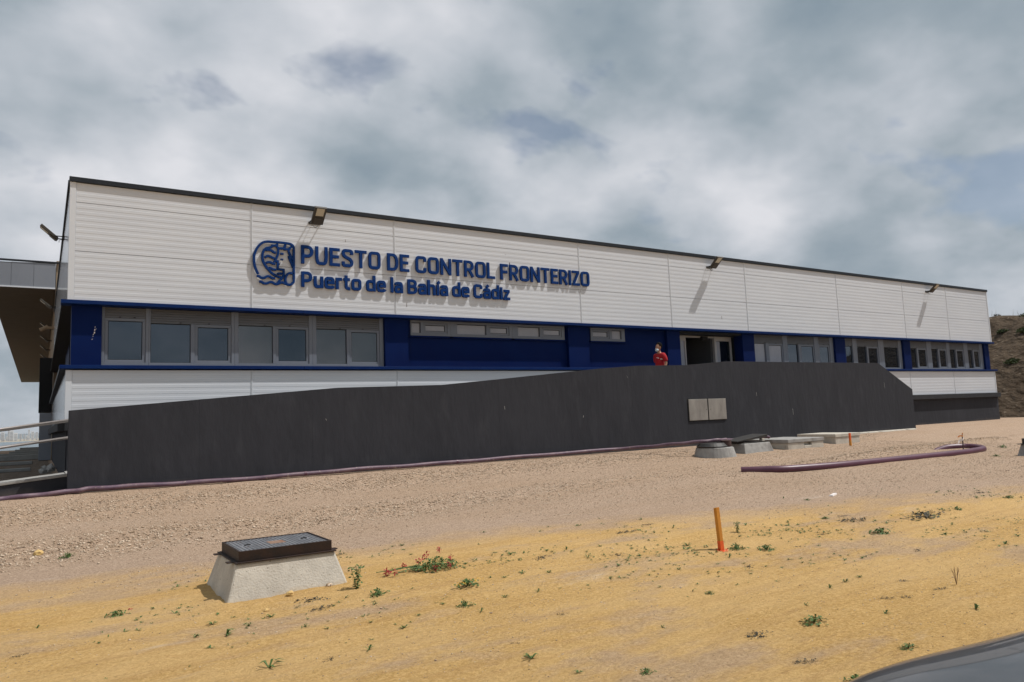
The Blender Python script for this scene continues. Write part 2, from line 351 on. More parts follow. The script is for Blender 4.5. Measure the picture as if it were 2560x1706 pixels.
F = np.stack([idx[:-1, :-1], idx[:-1, 1:], idx[1:, 1:], idx[1:, :-1]], -1).reshape(-1, 4)
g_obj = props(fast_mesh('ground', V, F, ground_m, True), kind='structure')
sea_m = material('sea_water', (.05, .09, .11), .25, (.06, .10, .12), .02, bump=.3, bscale=.05)
props(MB().add([(-7000, 232, -8.2), (7000, 232, -8.2), (7000, 2480, -8.2), (-7000, 2480, -8.2)], [(0, 1, 2, 3)]).build('sea', sea_m), kind='structure')

# gravel: tens of thousands of chips as real geometry
def chips(name, n, xr, yr, size, dens, label=None):
    x = rng.uniform(*xr, n); y = rng.uniform(*yr, n); keep = rng.random(n) < dens(x, y); x, y = x[keep], y[keep]; n = len(x)
    s = rng.uniform(size[0], size[1], n)*rng.choice([.7, 1, 1, 1.5], n); z = gh(x, y)
    base = np.array([(1, 0, 0), (.1, 1, 0), (-1, .1, 0), (0, -1, .1), (.1, .1, .5), (0, 0, -.6)])
    fc = np.array([(0, 1, 4), (1, 2, 4), (2, 3, 4), (3, 0, 4), (1, 0, 5), (2, 1, 5), (3, 2, 5), (0, 3, 5)])
    J = base[None]*(1+rng.uniform(-.35, .35, (n, 6, 3))); a = rng.uniform(0, 6.28, n); c, s_ = np.cos(a), np.sin(a)
    P = np.empty_like(J); P[..., 0] = J[..., 0]*c[:, None]-J[..., 1]*s_[:, None]; P[..., 1] = J[..., 0]*s_[:, None]+J[..., 1]*c[:, None]
    P[..., 2] = J[..., 2]+rng.uniform(-.3, .3, (n, 1))*P[..., 0]; P *= s[:, None, None]*.5
    P += np.stack([x, y, z+s*.12], 1)[:, None]
    FF = (fc[None]+6*np.arange(n)[:, None, None]).reshape(-1, 3)
    return props(fast_mesh(name, P.reshape(-1, 3), FF, stone_m), label, kind='stuff')
def d_berm(x, y):
    b1, b2, b3 = bermness(x, y); return np.clip(b1+b2+b3*.8, 0, 1)**1.3
def d_beige(x, y):
    e_ = y-(8.9-.31*np.maximum(x-2, 0)); return np.clip(e_*.6+.2+1.6*fbm(x*.6, y*.6, 3), 0.02, 1)*.8
def d_sand(x, y): return np.clip(.25+1.3*fbm(x*.5+40, y*.9, 3), .04, 1)
chips('gravel', 165000, (-1.5, 24), (9.3, 14.85), (.010, .030), d_berm, 'coarse limestone gravel on the low banks in front of the dark wall')
chips('gravel_fine', 150000, (-1, 22), (4.5, 14.8), (.006, .018), d_beige, 'fine crushed limestone spread over the beige strip')
chips('pebbles', 34000, (-.5, 13), (2.2, 8.8), (.003, .011), d_sand, 'small pebbles scattered over the yellow sand')

# ------------------------------------------------------------------ hillside at the right
hx = np.arange(41.5, 150, .9); hy = np.arange(-45, 120, .9); HX, HY = np.meshgrid(hx, hy)
def sm(a, b, x): t = np.clip((x-a)/(b-a), 0, 1); return t*t*(3-2*t)
foot = 42.3+13*(1-sm(8, 19.5, HY)); top = 6.0-2.6*(1-sm(-13, -5, HY))+2.0*(1-sm(-2, 10, HY))*sm(-6, -2, HY)
r_ = np.clip((HX-foot+1.2*fbm(HX*.15, HY*.15, 3))/10.5, 0, 1)
hz_ = .5+top*(r_**.75)+(HX-foot).clip(0)*.035+(.9*fbm(HX*.35, HY*.35, 5)+.5*fbm(HX*1.2, HY*1.2, 3))*np.clip(r_*4, 0, 1)
hz_ = np.where(r_ <= 0, .2, hz_)
mound = 2.3*np.exp(-(((HX-49)/3.6)**2+((HY-20.3)/2.0)**2)); hz_ = np.maximum(hz_, .4+mound+.4*fbm(HX*.8, HY*.8, 3)*np.clip(mound, 0, 1))
V = np.stack([HX.ravel(), HY.ravel(), hz_.ravel()], 1); i2 = np.arange(HX.size).reshape(HX.shape)
F = np.stack([i2[:-1, :-1], i2[:-1, 1:], i2[1:, 1:], i2[1:, :-1]], -1).reshape(-1, 4)
props(fast_mesh('hillside', V, F, hill_m), kind='structure')
def hill_z(x, y):
    i = int(round((x-41.5)/.9)); j = int(round((y+45)/.9)); return hz_[min(max(j, 0), hz_.shape[0]-1), min(max(i, 0), hz_.shape[1]-1)]
def bush(name, x, y, z, r, n, mat, label, cat, group=None, flat=.6, ls=.12):
    mb = MB(); rr = random.Random(int(x*100+y*10))
    for k in range(n):
        d = Vector((rr.gauss(0, 1), rr.gauss(0, 1), abs(rr.gauss(0, 1)))).normalized()*r*rr.uniform(.25, 1)
        p = Vector((x, y, z))+Vector((d.x, d.y, d.z*flat)); a = Vector((rr.gauss(0, 1), rr.gauss(0, 1), rr.gauss(0, 1))).normalized(); b = a.cross(Vector((rr.gauss(0, 1), .3, 1))).normalized()
        s = ls*rr.uniform(.6, 1.3); mb.add([p-a*s, p+b*s*.4, p+a*s, p-b*s*.4], [(0, 1, 2, 3)])
    o = mb.build(name, mat, origin=(x, y, z)); return props(o, label, cat, group)
for k, (x, y, r, lab) in enumerate([(50.2, 20.2, .55, 'dark shrub on the earth bank behind the right end of the building, left of two'),
                               (54.0, 21.4, .75, 'larger dark shrub on the earth bank at the right edge'),
                               (50.5, 21.6, .35, 'small shrub high on the bank near its split'),
                               (46.9, 19.7, .5, 'green weeds at the top of the low spoil heap beside the building')]):
    bush('shrub', x, y, hill_z(x, y)-.1, r, 700, shrub_m, lab, 'shrub', ls=.075)
bush('shrub', 56.9, 24.6, hill_z(56.9, 24.6)+.05, .28, 120, leaf_d, 'small reddish tuft on the skyline of the earth bank', 'shrub', flat=1.1, ls=.07)
# grass on the hill crest that the panes mirror
mb = MB()
for k in range(1500):
    y = random.uniform(-40, 40); x = random.uniform(60, 75); z = hill_z(x, y); h = random.uniform(.3, 1.4); a = random.uniform(-.3, .3)
    mb.add([(x, y-.02, z-.1), (x, y+.02, z-.1), (x+a, y+a*1.3, z+h)], [(0, 1, 2)])
props(mb.build('hill_grass', dry_m), 'thin dry grass stalks along the crest of the bank', kind='stuff')

# ------------------------------------------------------------------ the building
B = thing('office_building', (20, 17.5, .6), 'long white ribbed border control building with a blue window band and dark flat roof edge', 'building')
YF = 17.5
PITCH = .1305
def ribbed(x0, x1, z0, z1, y=YF, pitch=PITCH, d=.0021):
    mb = MB(); zs = []; z = z0
    zs.append((z0, y+.012)); zs.append((z0+.004, y))
    k = 0
    while True:
        a = z0+(k+.5)*pitch; b_ = z0+(k+1)*pitch
        if a+.006 >= z1-.01: break
        zs += [(a, y), (a+.006, y+d)]
        if b_+.006 >= z1-.01: break
        zs += [(b_-.003, y+d), (b_+.004, y)]; k += 1
    zs += [(z1-.006, zs[-1][1]), (z1-.001, y+.012)]
    n = len(zs); vs = [(x0, yy, zz) for zz, yy in zs]+[(x1, yy, zz) for zz, yy in zs]
    fs = [(i, i+n, i+n+1, i+1) for i in range(n-1)]
    m0 = len(vs); vs += [(x0, y+.08, z0), (x1, y+.08, z0), (x0, y+.08, z1), (x1, y+.08, z1)]
    fs += [tuple([m0]+list(range(0, n))+[m0+2]), tuple([m0+3]+list(range(2*n-1, n-1, -1))+[m0+1]), (n-1, 2*n-1, m0+3, m0+2), (0, m0, m0+1, n)]
    mb.add(vs, fs); return mb
XS = [.53, 4.10, 7.74, 13.88, 17.72, 21.54, 27.09, 31.95, 35.64, 39.52]
ROWS = [(4.402, 5.440), (5.444, 6.487), (6.491, 6.915)]
for i in range(9):
    a, b_ = XS[i]+(.002 if i == 0 else .022), XS[i+1]-(.022 if i < 8 else .002)
    for z0, z1 in ROWS: ribbed(a, b_, z0, z1).build('wall_panel', white, B)
    ribbed(a, b_, 1.905, 2.943).build('wall_panel', white, B)
for x in XS[1:-1]:
    for z0, z1 in ((4.402, 6.915), (1.905, 2.943)):
        m = MB(); m.box(x-.021, x-.006, YF-.006, YF+.03, z0, z1).box(x+.004, x+.021, YF-.008, YF+.03, z0, z1).box(x-.006, x+.004, YF+.012, YF+.03, z0, z1)
        m.build('joint_strip', trim_white, B)
for z0, z1 in ((4.402, 6.915), (1.905, 2.943)):
    for x0, x1 in ((.415, .529), (39.523, 39.6)):
        MB().box(x0, x1, YF-.012, YF+.06, z0, z1).build('corner_trim', trim_white, B, bevel=.004)
# core behind the cladding, in blocks that leave the window band open
core = MB(); core.box(.55, 39.5, 17.585, 36.8, 4.42, 6.9).box(.55, 39.5, 17.585, 36.8, .3, 2.9)
core.build('wall_core', render_edge, B)
MB().box(.40, 39.62, YF-.05, YF+.25, 6.917, 7.02).build('roof_edge', dark_cap, B, bevel=.004)
MB().box(.385, .60, YF+.252, 36.9, 6.917, 7.02).build('roof_edge', dark_cap, B, bevel=.004)
MB().box(.61, 39.6, YF+.26, 36.9, 6.93, 6.99).build('roof', concrete_grey, B)
def trim(z0, z1, out, name):
    cuts = [.30, 5.3, 10.2, 15.4, 20.1, 25.3, 30.2, 34.9, 39.66+.06]
    for a, b_ in zip(cuts[:-1], cuts[1:]):
        MB().box(a+.002, b_-.002, YF-out, YF+.3, z0, z1).build(name, blue_trim, B, bevel=.005)
trim(4.318, 4.398, .062, 'blue_head_trim'); trim(2.965, 3.040, .085, 'blue_sill_trim')
MB().box(.42, 39.62, YF-.16, YF+.2, 1.70, 1.90).build('plinth_ledge', render_edge, B, bevel=.01)
MB().box(.47, 39.6, YF-.01, YF+.2, .2, 1.70).build('plinth', render_dark, B)
# back wall of the window band
Yw, Yp = 17.71, 17.62
bw = [(8.131, 13.429), (14.221, 17.559)]
for a, b_, zt_ in ((8.131, 8.249, 4.316), (8.25, 13.36, 3.893), (13.361, 13.429, 4.316), (14.221, 14.379, 4.316), (14.38, 15.78, 3.893), (15.781, 17.559, 4.316)): MB().box(a, b_, Yw+.035, Yw+.25, 3.042, zt_).build('blue_infill', blue_wall, B)
MB().box(8.131, 17.559, Yw+.30, Yw+.34, 3.042, 4.316).build('room_back', door_dark, B)
for a, b_ in ((.50, 1.055), (7.475, 8.13), (13.43, 14.22), (17.56, 18.16), (21.31, 21.95), (26.865, 27.55), (31.835, 32.40), (39.045, 39.5)):
    MB().box(a, b_, Yp, Yw+.3, 3.042, 4.316).build('pillar', blue_wall, B, bevel=.004)
# paint splash on the first pillar
mb = MB()
for (x, z, s) in ((.93, 3.86, .012), (.925, 3.80, .02), (.92, 3.74, .022), (.90, 3.70, .012), (.895, 3.66, .008), (.88, 3.60, .01), (.95, 3.82, .008)):
    mb.add([(x-s*.6, Yp-.002, z-s), (x+s*.5, Yp-.002, z-s*.6), (x+s*.6, Yp-.002, z+s), (x-s*.3, Yp-.002, z+s*.7)], [(0, 1, 2, 3)])
mb.build('paint_splash', tape_w, B)

def window(x0, x1, z0, z1, cells, shutter=None, blind=(), bm_=None):
    """cells: list of (glass x0, glass x1, kind) with kind 'fixed' or 'sash'; shutter = bottom height of the roller box"""
    fy0, fy1 = Yw-.0, Yw+.075
    W = thing('window', ((x0+x1)/2, Yw, z0), None, None); W.parent = B; W.location = Vector(((x0+x1)/2, Yw, z0))-B.location
    m = MB()
    edges = [x0]; zt = shutter if shutter else z1
    m.box(x0, x1, fy0, fy1, z0, z0+.075); 
    if not shutter: m.box(x0, x1, fy0, fy1, z1-.06, z1)
    zz0, zz1 = z0+.075, (zt if shutter else z1-.06)
    prev = x0
    for (a, b_, k) in cells:
        pad = .065 if k == 'sash' else 0.0
        m.box(prev, a-pad, fy0, fy1, zz0, z1 if (shutter and prev == x0) else zz1); prev = b_+pad
    m.box(prev, x1, fy0, fy1, zz0, z1 if shutter else zz1)
    fr = m.build('frame', grey_frame, W, bevel=.004)
    for ci, (a, b_, k) in enumerate(cells):
        mat = (bm_ or glass_blind) if ci in blind else glass
        if k == 'sash':
            q = MB(); y0, y1 = Yw+.018, Yw+.07; p = .062
            q.box(a-p, b_+p, y0, y1, zz0+.003, zz0+.06).box(a-p, b_+p, y0, y1, zz1-.06, zz1-.003)
            q.box(a-p, a, y0, y1, zz0+.061, zz1-.061).box(b_, b_+p, y0, y1, zz0+.061, zz1-.061)
            q.build('sash', grey_frame, W, bevel=.004)
            MB().box(a+.001, b_-.001, Yw+.052, Yw+.056, zz0+.061, zz1-.061).build('gasket', black_rub, W)
            MB().box(a+.012, b_-.014, Yw+.046, Yw+.0515, zz0+.072, zz1-.076).build('pane', mat, W)
        else:
            MB().box(a+.001, b_-.001, Yw+.064, Yw+.068, zz0+.001, zz1-.001).build('gasket', black_rub, W)
            MB().box(a+.012, b_-.014, Yw+.057, Yw+.0635, zz0+.010, zz1-.018).build('pane', mat, W)
    if shutter:
        sh = MB(); z = zt+.001; n_ = max(3, int((z1-zt)/.052)); st = (z1-zt-.002)/n_; a = x0+ (cells[0][0]-x0 if cells[0][2] == 'fixed' else cells[0][0]-.065-x0)+.003; b_ = x1-.04
        for i in range(n_):
            zi = zt+.001+i*st
            sh.hexa([(a, Yw+.012, zi), (b_, Yw+.012, zi), (b_, Yw+.05, zi), (a, Yw+.05, zi)], [(a, Yw+.026, zi+st*.92), (b_, Yw+.026, zi+st*.92), (b_, Yw+.05, zi+st*.92), (a, Yw+.05, zi+st*.92)])
        sh.box(a, b_, Yw+.051, Yw+.07, zt, z1)
        sh.build('roller_shutter', grey_shutter, W)
        for t in (.35, .7):
            xx = a+(b_-a)*t; MB().box(xx-.02, xx+.02, Yw+.002, Yw+.013, zt+.012, zt+.028).build('shutter_stop', black_rub, W)
    return W
Z0, Z1 = 3.045, 4.315
window(1.06, 1.965, Z0, Z1, [(1.18, 1.84, 'sash')], 4.085)
window(1.967, 3.765, Z0, Z1, [(2.00, 2.82, 'fixed'), (2.97, 3.63, 'sash')], 4.0)
window(3.767, 5.60, Z0, Z1, [(3.855, 4.645, 'fixed'), (4.78, 5.45, 'sash')], 4.02, blind=(0,))
window(5.602, 7.47, Z0, Z1, [(5.70, 6.48, 'fixed'), (6.61, 7.30, 'sash')], 4.0, blind=(0, 1))
H0, H1 = 3.895, 4.312
for (a, b_, cells) in ((8.25, 9.455, [(8.285, 8.55, 'fixed'), (8.70, 9.29, 'sash')]), (9.457, 11.475, [(9.66, 10.6, 'fixed'), (10.745, 11.30, 'sash')]),
                       (11.477, 13.36, [(11.67, 12.45, 'fixed'), (12.60, 13.19, 'sash')]), (14.38, 15.78, [(14.48, 15.07, 'sash'), (15.245, 15.64, 'fixed')])):
    window(a, b_, H0, H1, cells, None, (0, 1), glass_frost)
    MB().box(a-.05, b_+.05, Yw-.03, Yw+.034, H0-.042, H0-.001).build('window_sill', blue_wall, B)
for (a, b_, cells) in ((21.96, 23.86, [(22.06, 22.69, 'fixed'), (22.90, 23.63, 'sash')]), (23.862, 25.86, [(23.97, 24.63, 'fixed'), (24.83, 25.56, 'sash')]), (25.862, 26.86, [(25.98, 26.56, 'sash')]),
                       (27.63, 28.42, [(27.65, 28.19, 'fixed')]), (28.422, 30.2, [(28.49, 29.19, 'fixed'), (29.33, 29.98, 'sash')]), (30.202, 31.83, [(30.46, 31.58, 'fixed')]),
                       (32.49, 34.15, [(32.52, 33.06, 'fixed'), (33.22, 33.84, 'sash')]), (34.152, 35.83, [(34.30, 34.87, 'fixed'), (35.04, 35.58, 'sash')]),
                       (35.832, 37.5, [(35.92, 36.46, 'fixed'), (36.60, 37.16, 'sash')]), (37.502, 39.04, [(37.60, 38.08, 'fixed'), (38.23, 38.68, 'sash')])):
    window(a, b_, Z0, Z1, cells, 4.0, (0, 1) if a < 22.5 else (), glass_frost)

# entrance: recessed glazed porch between two blue pillars
Ye = 18.15
D = thing('entrance', (20, Ye, 2.0), None, None); D.parent = B; D.location = Vector((20, Ye, 2.0))-B.location
MB().box(18.45, 18.92, Ye, Ye+.12, 4.06, 4.24).box(18.92, 18.98, Ye, Ye+.12, 2.0, 4.24).build('door_frame', white_jamb, D, bevel=.006)
MB().box(20.43, 21.33, Ye, Ye+.12, 4.08, 4.24).box(20.43, 20.53, Ye, Ye+.12, 2.0, 4.08).box(21.25, 21.33, Ye, Ye+.12, 2.0, 4.08).build('door_frame', white_jamb, D, bevel=.006)
MB().box(18.981, 20.429, Ye+.02, Ye+.1, 4.18, 4.24).build('door_track', white_jamb, D)
MB().box(19.72, 20.0, Ye-.1, Ye+.015, 4.08, 4.22).build('door_sensor', black_rub, D, bevel=.01)
MB().box(18.45, 18.919, Ye+.03, Ye+.05, 2.0, 4.059).build('glass_panel', glass_frost, D)
MB().box(20.531, 21.249, Ye+.04, Ye+.06, 2.0, 4.079).build('glass_panel', glass, D)
MB().box(20.54, 20.72, Ye+.02, Ye+.036, 2.0, 4.07).build('sliding_door_edge', glass_frost, D)
MB().box(18.2, 21.9, Ye-.5, 20.4, 4.245, 4.31).build('porch_ceiling', door_dark, D)
MB().box(18.2, 22.2, 20.4, 20.5, 2.0, 4.245).build('inner_wall', beige_in, D)
MB().box(19.9, 21.35, 20.36, 20.395, 2.0, 3.75).build('inner_door', door_dark, D)
MB().box(20.38, 20.46, Ye+.15, 19.6, 2.0, 4.24).build('inner_partition', partition, D)
MB().box(21.42, 21.9, Yp+.31, 20.39, 2.0, 4.24).build('side_wall', door_dark, D); MB().box(17.6, 18.14, Yw+.26, 20.39, 2.0, 4.24).build('side_wall', blue_wall, D)
MB().box(17.0, 22.6, 17.3, 20.0, 1.9, 1.99).build('threshold', concrete_grey, D)

# side elevation (faces the left): same bands, glossy panels
XW = .42
rows_s = [(4.402, 5.440), (5.444, 6.487), (6.491, 6.915)]
for i in range(5):
    y0 = 17.58+i*3.86; y1 = min(y0+3.85, 36.9)
    for z0, z1 in rows_s+[(1.905, 2.943)]:
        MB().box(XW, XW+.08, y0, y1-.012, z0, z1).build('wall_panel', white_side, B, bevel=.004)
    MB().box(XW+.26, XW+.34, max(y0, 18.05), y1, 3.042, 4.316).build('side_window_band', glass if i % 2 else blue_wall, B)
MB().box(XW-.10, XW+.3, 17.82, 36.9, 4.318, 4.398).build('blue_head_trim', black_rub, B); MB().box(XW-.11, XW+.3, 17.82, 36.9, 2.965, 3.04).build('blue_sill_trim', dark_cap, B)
MB().box(XW-.12, XW+.2, 17.72, 36.9, 1.70, 1.90).build('plinth_ledge', render_edge, B, bevel=.01)
MB().box(XW+.03, XW+.2, 17.72, 36.9, .2, 1.70).build('plinth', render_dark, B)
# rear hall with the loading canopy
H = thing('loading_hall', (6, 37, .6), 'rear hall with a deep projecting canopy beyond the left corner of the building', 'building')
MB().box(XW+.02, 30, 37.0, 103, .2, 9.2).build('wall', tan_wall, H)
MB().hexa([(-1.95, 37.0, 8.02), (XW, 37.0, 8.02), (XW, 102, 8.02), (-1.95, 102, 8.02)], [(-1.95, 37.0, 9.0), (XW, 37.0, 9.1), (XW, 102, 9.1), (-1.95, 102, 9.0)]).build('canopy_slab', fascia_m, H)
for i in range(32):
    y = 37.05+i*2.03; MB().box(-1.93, XW-.01, y, y+2.015, 7.985, 8.015).build('soffit_panel', soffit_m, H)
for i, x in enumerate(np.arange(-1.97, .42, .8)):
    MB().box(x, min(x+.79, .42), 36.93, 36.995, 8.0, 9.05-.02*(2-i)).build('fascia_panel', fascia_m, H)
MB().box(-1.99, 3, 36.9, 37.0, 9.07, 9.14).build('roof_edge', dark_cap, H); MB().box(-1.97, .42, 36.9, 37.0, 7.94, 7.998).build('soffit_trim', trim_white, H)
dk = thing('dock_shelter', (.1, 37, .6), 'black dock shelter column above a pale box against the rear hall', 'dock shelter')
MB().box(-.07, .415, 36.93, 37.6, 2.62, 4.95).build('curtain', black_m, dk, bevel=.01)
MB().box(-.03, .415, 36.92, 37.7, .62, 2.60).build('lower_panel', fascia_m, dk, bevel=.01)

# ------------------------------------------------------------------ floodlights
def floodlight(base, out, label, side=False):
    """base: where the bracket meets the wall; the head leans outwards and up"""
    t = thing('floodlight', base, label, 'floodlight', 'floodlights along the roof edge')
    def P(u, v, z): return (base[0]+u, base[1]-v, base[2]+z) if not side else (base[0]-v, base[1]+u, base[2]+z)
    m = MB(); m.add([P(-.15, 0, -.03), P(.15, 0, -.03), P(.15, .012, -.03), P(-.15, .012, -.03), P(-.15, 0, .03), P(.15, 0, .03), P(.15, .012, .03), P(-.15, .012, .03)], [(0, 3, 2, 1), (4, 5, 6, 7), (0, 1, 5, 4), (1, 2, 6, 5), (2, 3, 7, 6), (3, 0, 4, 7)])
    for u in (-.145, .145): m.tube([P(u, .01, 0), P(u, out*.42, .005)], .014, 6)
    m.tube([P(-.145, out*.42, .005), P(.145, out*.42, .005)], .012, 6)
    m.build('bracket', black_rub, t)
    a = Vector(P(0, out*.30, -.05)); b = Vector(P(0, out, .27)); ax = (b-a).normalized(); side_v = Vector(P(1, 0, 0))-Vector(base)
    nrm = ax.cross(side_v).normalized()
    if nrm.z > 0: nrm = -nrm       # lens side faces down and out
    def slab(name, u0, u1, s0, s1, n0, n1, mat, bev=.006):
        q = MB(); c = [a+ax*(b-a).length*uu+side_v*ss+nrm*nn for nn in (n0, n1) for (uu, ss) in ((u0, s0), (u1, s0), (u1, s1), (u0, s1))]
        q.hexa(c[:4], c[4:]); return q.build(name, mat, t, bevel=bev)
    slab('housing', 0, 1, -.15, .15, -.035, .03, lamp_body)
    slab('lens', .52, .95, -.095, .095, .0305, .036, lamp_lens, 0)
    slab('gear_box', .02, .4, -.11, .11, .0305, .05, lamp_body)
    mc = MB(); r = []
    for k in range(9):
        an = -math.pi*.1-k/8*math.pi*.8; r.append(P(-.02+.06*math.cos(an), out*.22, -.06+.07*math.sin(an)))
    r.append(P(-.08, .01, -.06)); mc.tube(r, .006, 5).build('cable', black_rub, t); return t
for x, lab in ((5.62, 'brown floodlight above the blue lettering on the roof edge'), (19.70, 'floodlight over the entrance, middle one of the facade'), (34.02, 'small floodlight near the right end of the facade')):
    floodlight((x, YF, 6.60), .52, lab)
for y, z, lab in ((21.9, 6.72, 'floodlight on the left side wall just under the roof edge, seen edge on'), (34.5, 6.80, 'second floodlight back along the side wall, against the canopy'),
                  (40.8, 6.70, 'first of the small lamps under the canopy'), (46, 6.70, 'second of the small lamps under the canopy'), (51, 6.70, 'third of the small lamps under the canopy'), (56.4, 6.70, 'farthest small lamp under the canopy')):
    floodlight((.42, y, z), .52, lab, True)
cm = thing('security_camera', (.40, 37.5, 6.5), 'pale beige camera on the wall between two lamps under the canopy', 'security camera')
MB().box(.15, .42, 37.8, 38.0, 6.32, 6.42).build('bracket', tan_wall, cm); MB().tube([(-.1, 37.9, 6.25), (.2, 37.9, 6.42)], .09, 10).build('camera_body', tan_wall, cm)

# ------------------------------------------------------------------ the sign
def rp_path(pts, closed=False, n=6):
    out = []; N_ = len(pts)
    for i in range(N_):
        x, y, *r = pts[i]; r = r[0] if r else 0
        if r == 0 or (not closed and i in (0, N_-1)): out.append((x, y)); continue
        p = Vector((x, y)); a = Vector(pts[i-1][:2]); b = Vector(pts[(i+1) % N_][:2])
        la = min(r, (a-p).length*(.5 if True else 1)); lb = min(r, (b-p).length*.5)
        pa = p+(a-p).normalized()*la; pb = p+(b-p).normalized()*lb
        for k in range(n+1):
            t = k/n; wq = .30; c1 = pa+(p-pa)*(.60); c2 = pb+(p-pb)*(.60)
            q = pa*(1-t)**3+c1*3*t*(1-t)**2+c2*3*t*t*(1-t)+pb*t**3; out.append((q.x, q.y))
    o2 = [out[0]]
    for q in out[1:]:
        if (Vector(q)-Vector(o2[-1])).length > 1e-4: o2.append(q)
    if closed and (Vector(o2[0])-Vector(o2[-1])).length < 1e-4: o2.pop()
    return o2
def ribbon(mb, pts, wd, y0, y1, closed=False):
    P = [Vector(p) for p in pts]; n = len(P); L_, R_ = [], []
    for i in range(n):
        a = P[i-1] if (i > 0 or closed) else None; b = P[(i+1) % n] if (i < n-1 or closed) else None
        d1 = (P[i]-a).normalized() if a is not None else None; d2 = (b-P[i]).normalized() if b is not None else None
        d1 = d1 or d2; d2 = d2 or d1; n1 = Vector((-d1.y, d1.x)); n2 = Vector((-d2.y, d2.x)); m = (n1+n2)
        m = m.normalized() if m.length > 1e-5 else n1
        k = wd/2/max(.45, m.dot(n1)); L_.append(P[i]+m*k); R_.append(P[i]-m*k)
    vs = [(q.x, y0, q.y) for q in L_]+[(q.x, y0, q.y) for q in R_]+[(q.x, y1, q.y) for q in L_]+[(q.x, y1, q.y) for q in R_]
    fs = []; rg = range(n) if closed else range(n-1)
    for i in rg:
        j = (i+1) % n
        fs += [(i, j, n+j, n+i), (2*n+i, 3*n+i, 3*n+j, 2*n+j), (i, 2*n+i, 2*n+j, j), (n+i, n+j, 3*n+j, 3*n+i)]
    if not closed: fs += [(0, n, 3*n, 2*n), (n-1, 3*n-1, 4*n-1, 2*n-1)]
    mb.add(vs, fs)
h = .085   # half a stroke, in cap heights
t1 = 1-h; xh = .755; xt = xh-h
def bowl(l, r, b, t, q): return [(l, t), (r, t, q), (r, b, q), (l, b)]
def G(c):
    """ink width, list of (path, closed)"""
    if c == 'P': W = .66; return W, [([(h, 0), (h, 1)], 0), (bowl(h, W-h, .42, t1, .3), 0)]
    if c == 'U': W = .68; return W, [([(h, 1), (h, h, .34), (W/2, h), (W-h, h, .34), (W-h, 1)], 0)]
    if c == 'E': W = .58; return W, [([(h, 0), (h, 1)], 0), ([(h, t1), (W, t1)], 0), ([(h, .52), (W-.06, .52)], 0), ([(h, h), (W, h)], 0)]
    if c == 'S': W = .66; return W, [([(W-h, .70), (W-h, t1, .26), (W/2, t1), (h, t1, .26), (h, .60, .24), (W-h, .42, .24), (W-h, h, .26), (W/2, h), (h, h, .26), (h, .30)], 0)]
    if c == 'T': W = .68; return W, [([(0, t1), (W, t1)], 0), ([(W/2, 0), (W/2, t1)], 0)]
    if c == 'O': W = .72; return W, [([(h, h, .36), (h, .5), (h, t1, .36), (W/2, t1), (W-h, t1, .36), (W-h, .5), (W-h, h, .36), (W/2, h)], 1)]
    if c == 'D': W = .68; return W, [([(h, 0), (h, 1)], 0), (bowl(h, W-h, h, t1, .4), 0)]
    if c == 'C': W = .69; return W, [([(W-h, .68), (W-h, t1, .34), (W/2, t1), (h, t1, .36), (h, .5), (h, h, .36), (W/2, h), (W-h, h, .34), (W-h, .32)], 0)]
    if c == 'N': W = .72; return W, [([(h, 0), (h, 1)], 0), ([(W-h, 0), (W-h, 1)], 0), ([(h, t1+.02), (W-h, h-.02)], 0)]
    if c == 'R': W = .68; return W, [([(h, 0), (h, 1)], 0), (bowl(h, W-h-.02, .45, t1, .3), 0), ([(W*.5, .45), (W-h*.9, 0)], 0)]
    if c == 'L': W = .56; return W, [([(h, 0), (h, 1)], 0), ([(h, h), (W, h)], 0)]
    if c == 'F': W = .57; return W, [([(h, 0), (h, 1)], 0), ([(h, t1), (W, t1)], 0), ([(h, .50), (W-.05, .50)], 0)]
    if c == 'I': W = 2*h; return W, [([(h, 0), (h, 1)], 0)]
    if c == 'Z': W = .62; return W, [([(0, t1), (W-.04, t1)], 0), ([(W-.09, t1), (.09, h)], 0), ([(.02, h), (W, h)], 0)]
    if c == 'B': W = .68; return W, [([(h, 0), (h, 1)], 0), (bowl(h, W-h-.03, .52, t1, .24), 0), (bowl(h, W-h, h, .52, .28), 0)]
    if c == 'u': W = .58; return W, [([(h, xh), (h, h, .26), (W*.5, h), (W-h, h+.02, .2), (W-h, .3)], 0), ([(W-h, 0), (W-h, xh)], 0)]
    if c == 'e': W = .60; return W, [([(h*1.4, .40), (W-h, .40), (W-h, xt, .28), (W/2, xt), (h, xt, .28), (h, .40), (h, h, .28), (W/2, h), (W-h-.02, h, .1), (W-h*.6, .18)], 0)]
    if c == 'r': W = .40; return W, [([(h, 0), (h, xh)], 0), ([(h, .48), (h+.02, xt, .16), (W, xt)], 0)]
    if c == 't': W = .42; return W, [([(.17, .95), (.17, h, .18), (W, h-.01)], 0), ([(0, xt+.01), (W-.01, xt+.01)], 0)]
    if c == 'o': W = .63; return W, [([(h, h, .3), (h, xh/2), (h, xt, .3), (W/2, xt), (W-h, xt, .3), (W-h, xh/2), (W-h, h, .3), (W/2, h)], 1)]
    if c == 'd': W = .61; return W, [([(W-h, 0), (W-h, 1.06)], 0), ([(W-h, xt-.03), (W/2, xt, .1), (h, xt, .26), (h, xh/2), (h, h, .26), (W/2, h, .1), (W-h, h+.03)], 0)]
    if c == 'l': W = 2*h; return W, [([(h, 0), (h, 1.06)], 0)]
    if c in 'aá':
        W = .57; s = [([(h*1.1, .55), (h*1.1, xt, .18), (W*.5, xt), (W-h, xt, .22), (W-h, .2), (W-h, 0)], 0), ([(W-h, .42), (W*.5, .42), (h, .42, .17), (h, h, .17), (W*.45, h), (W-h, h+.06, .1)], 0)]
        if c == 'á': s.append(([(W*.42, xh+.06), (W*.72, xh+.24)], 0))
        return W, s
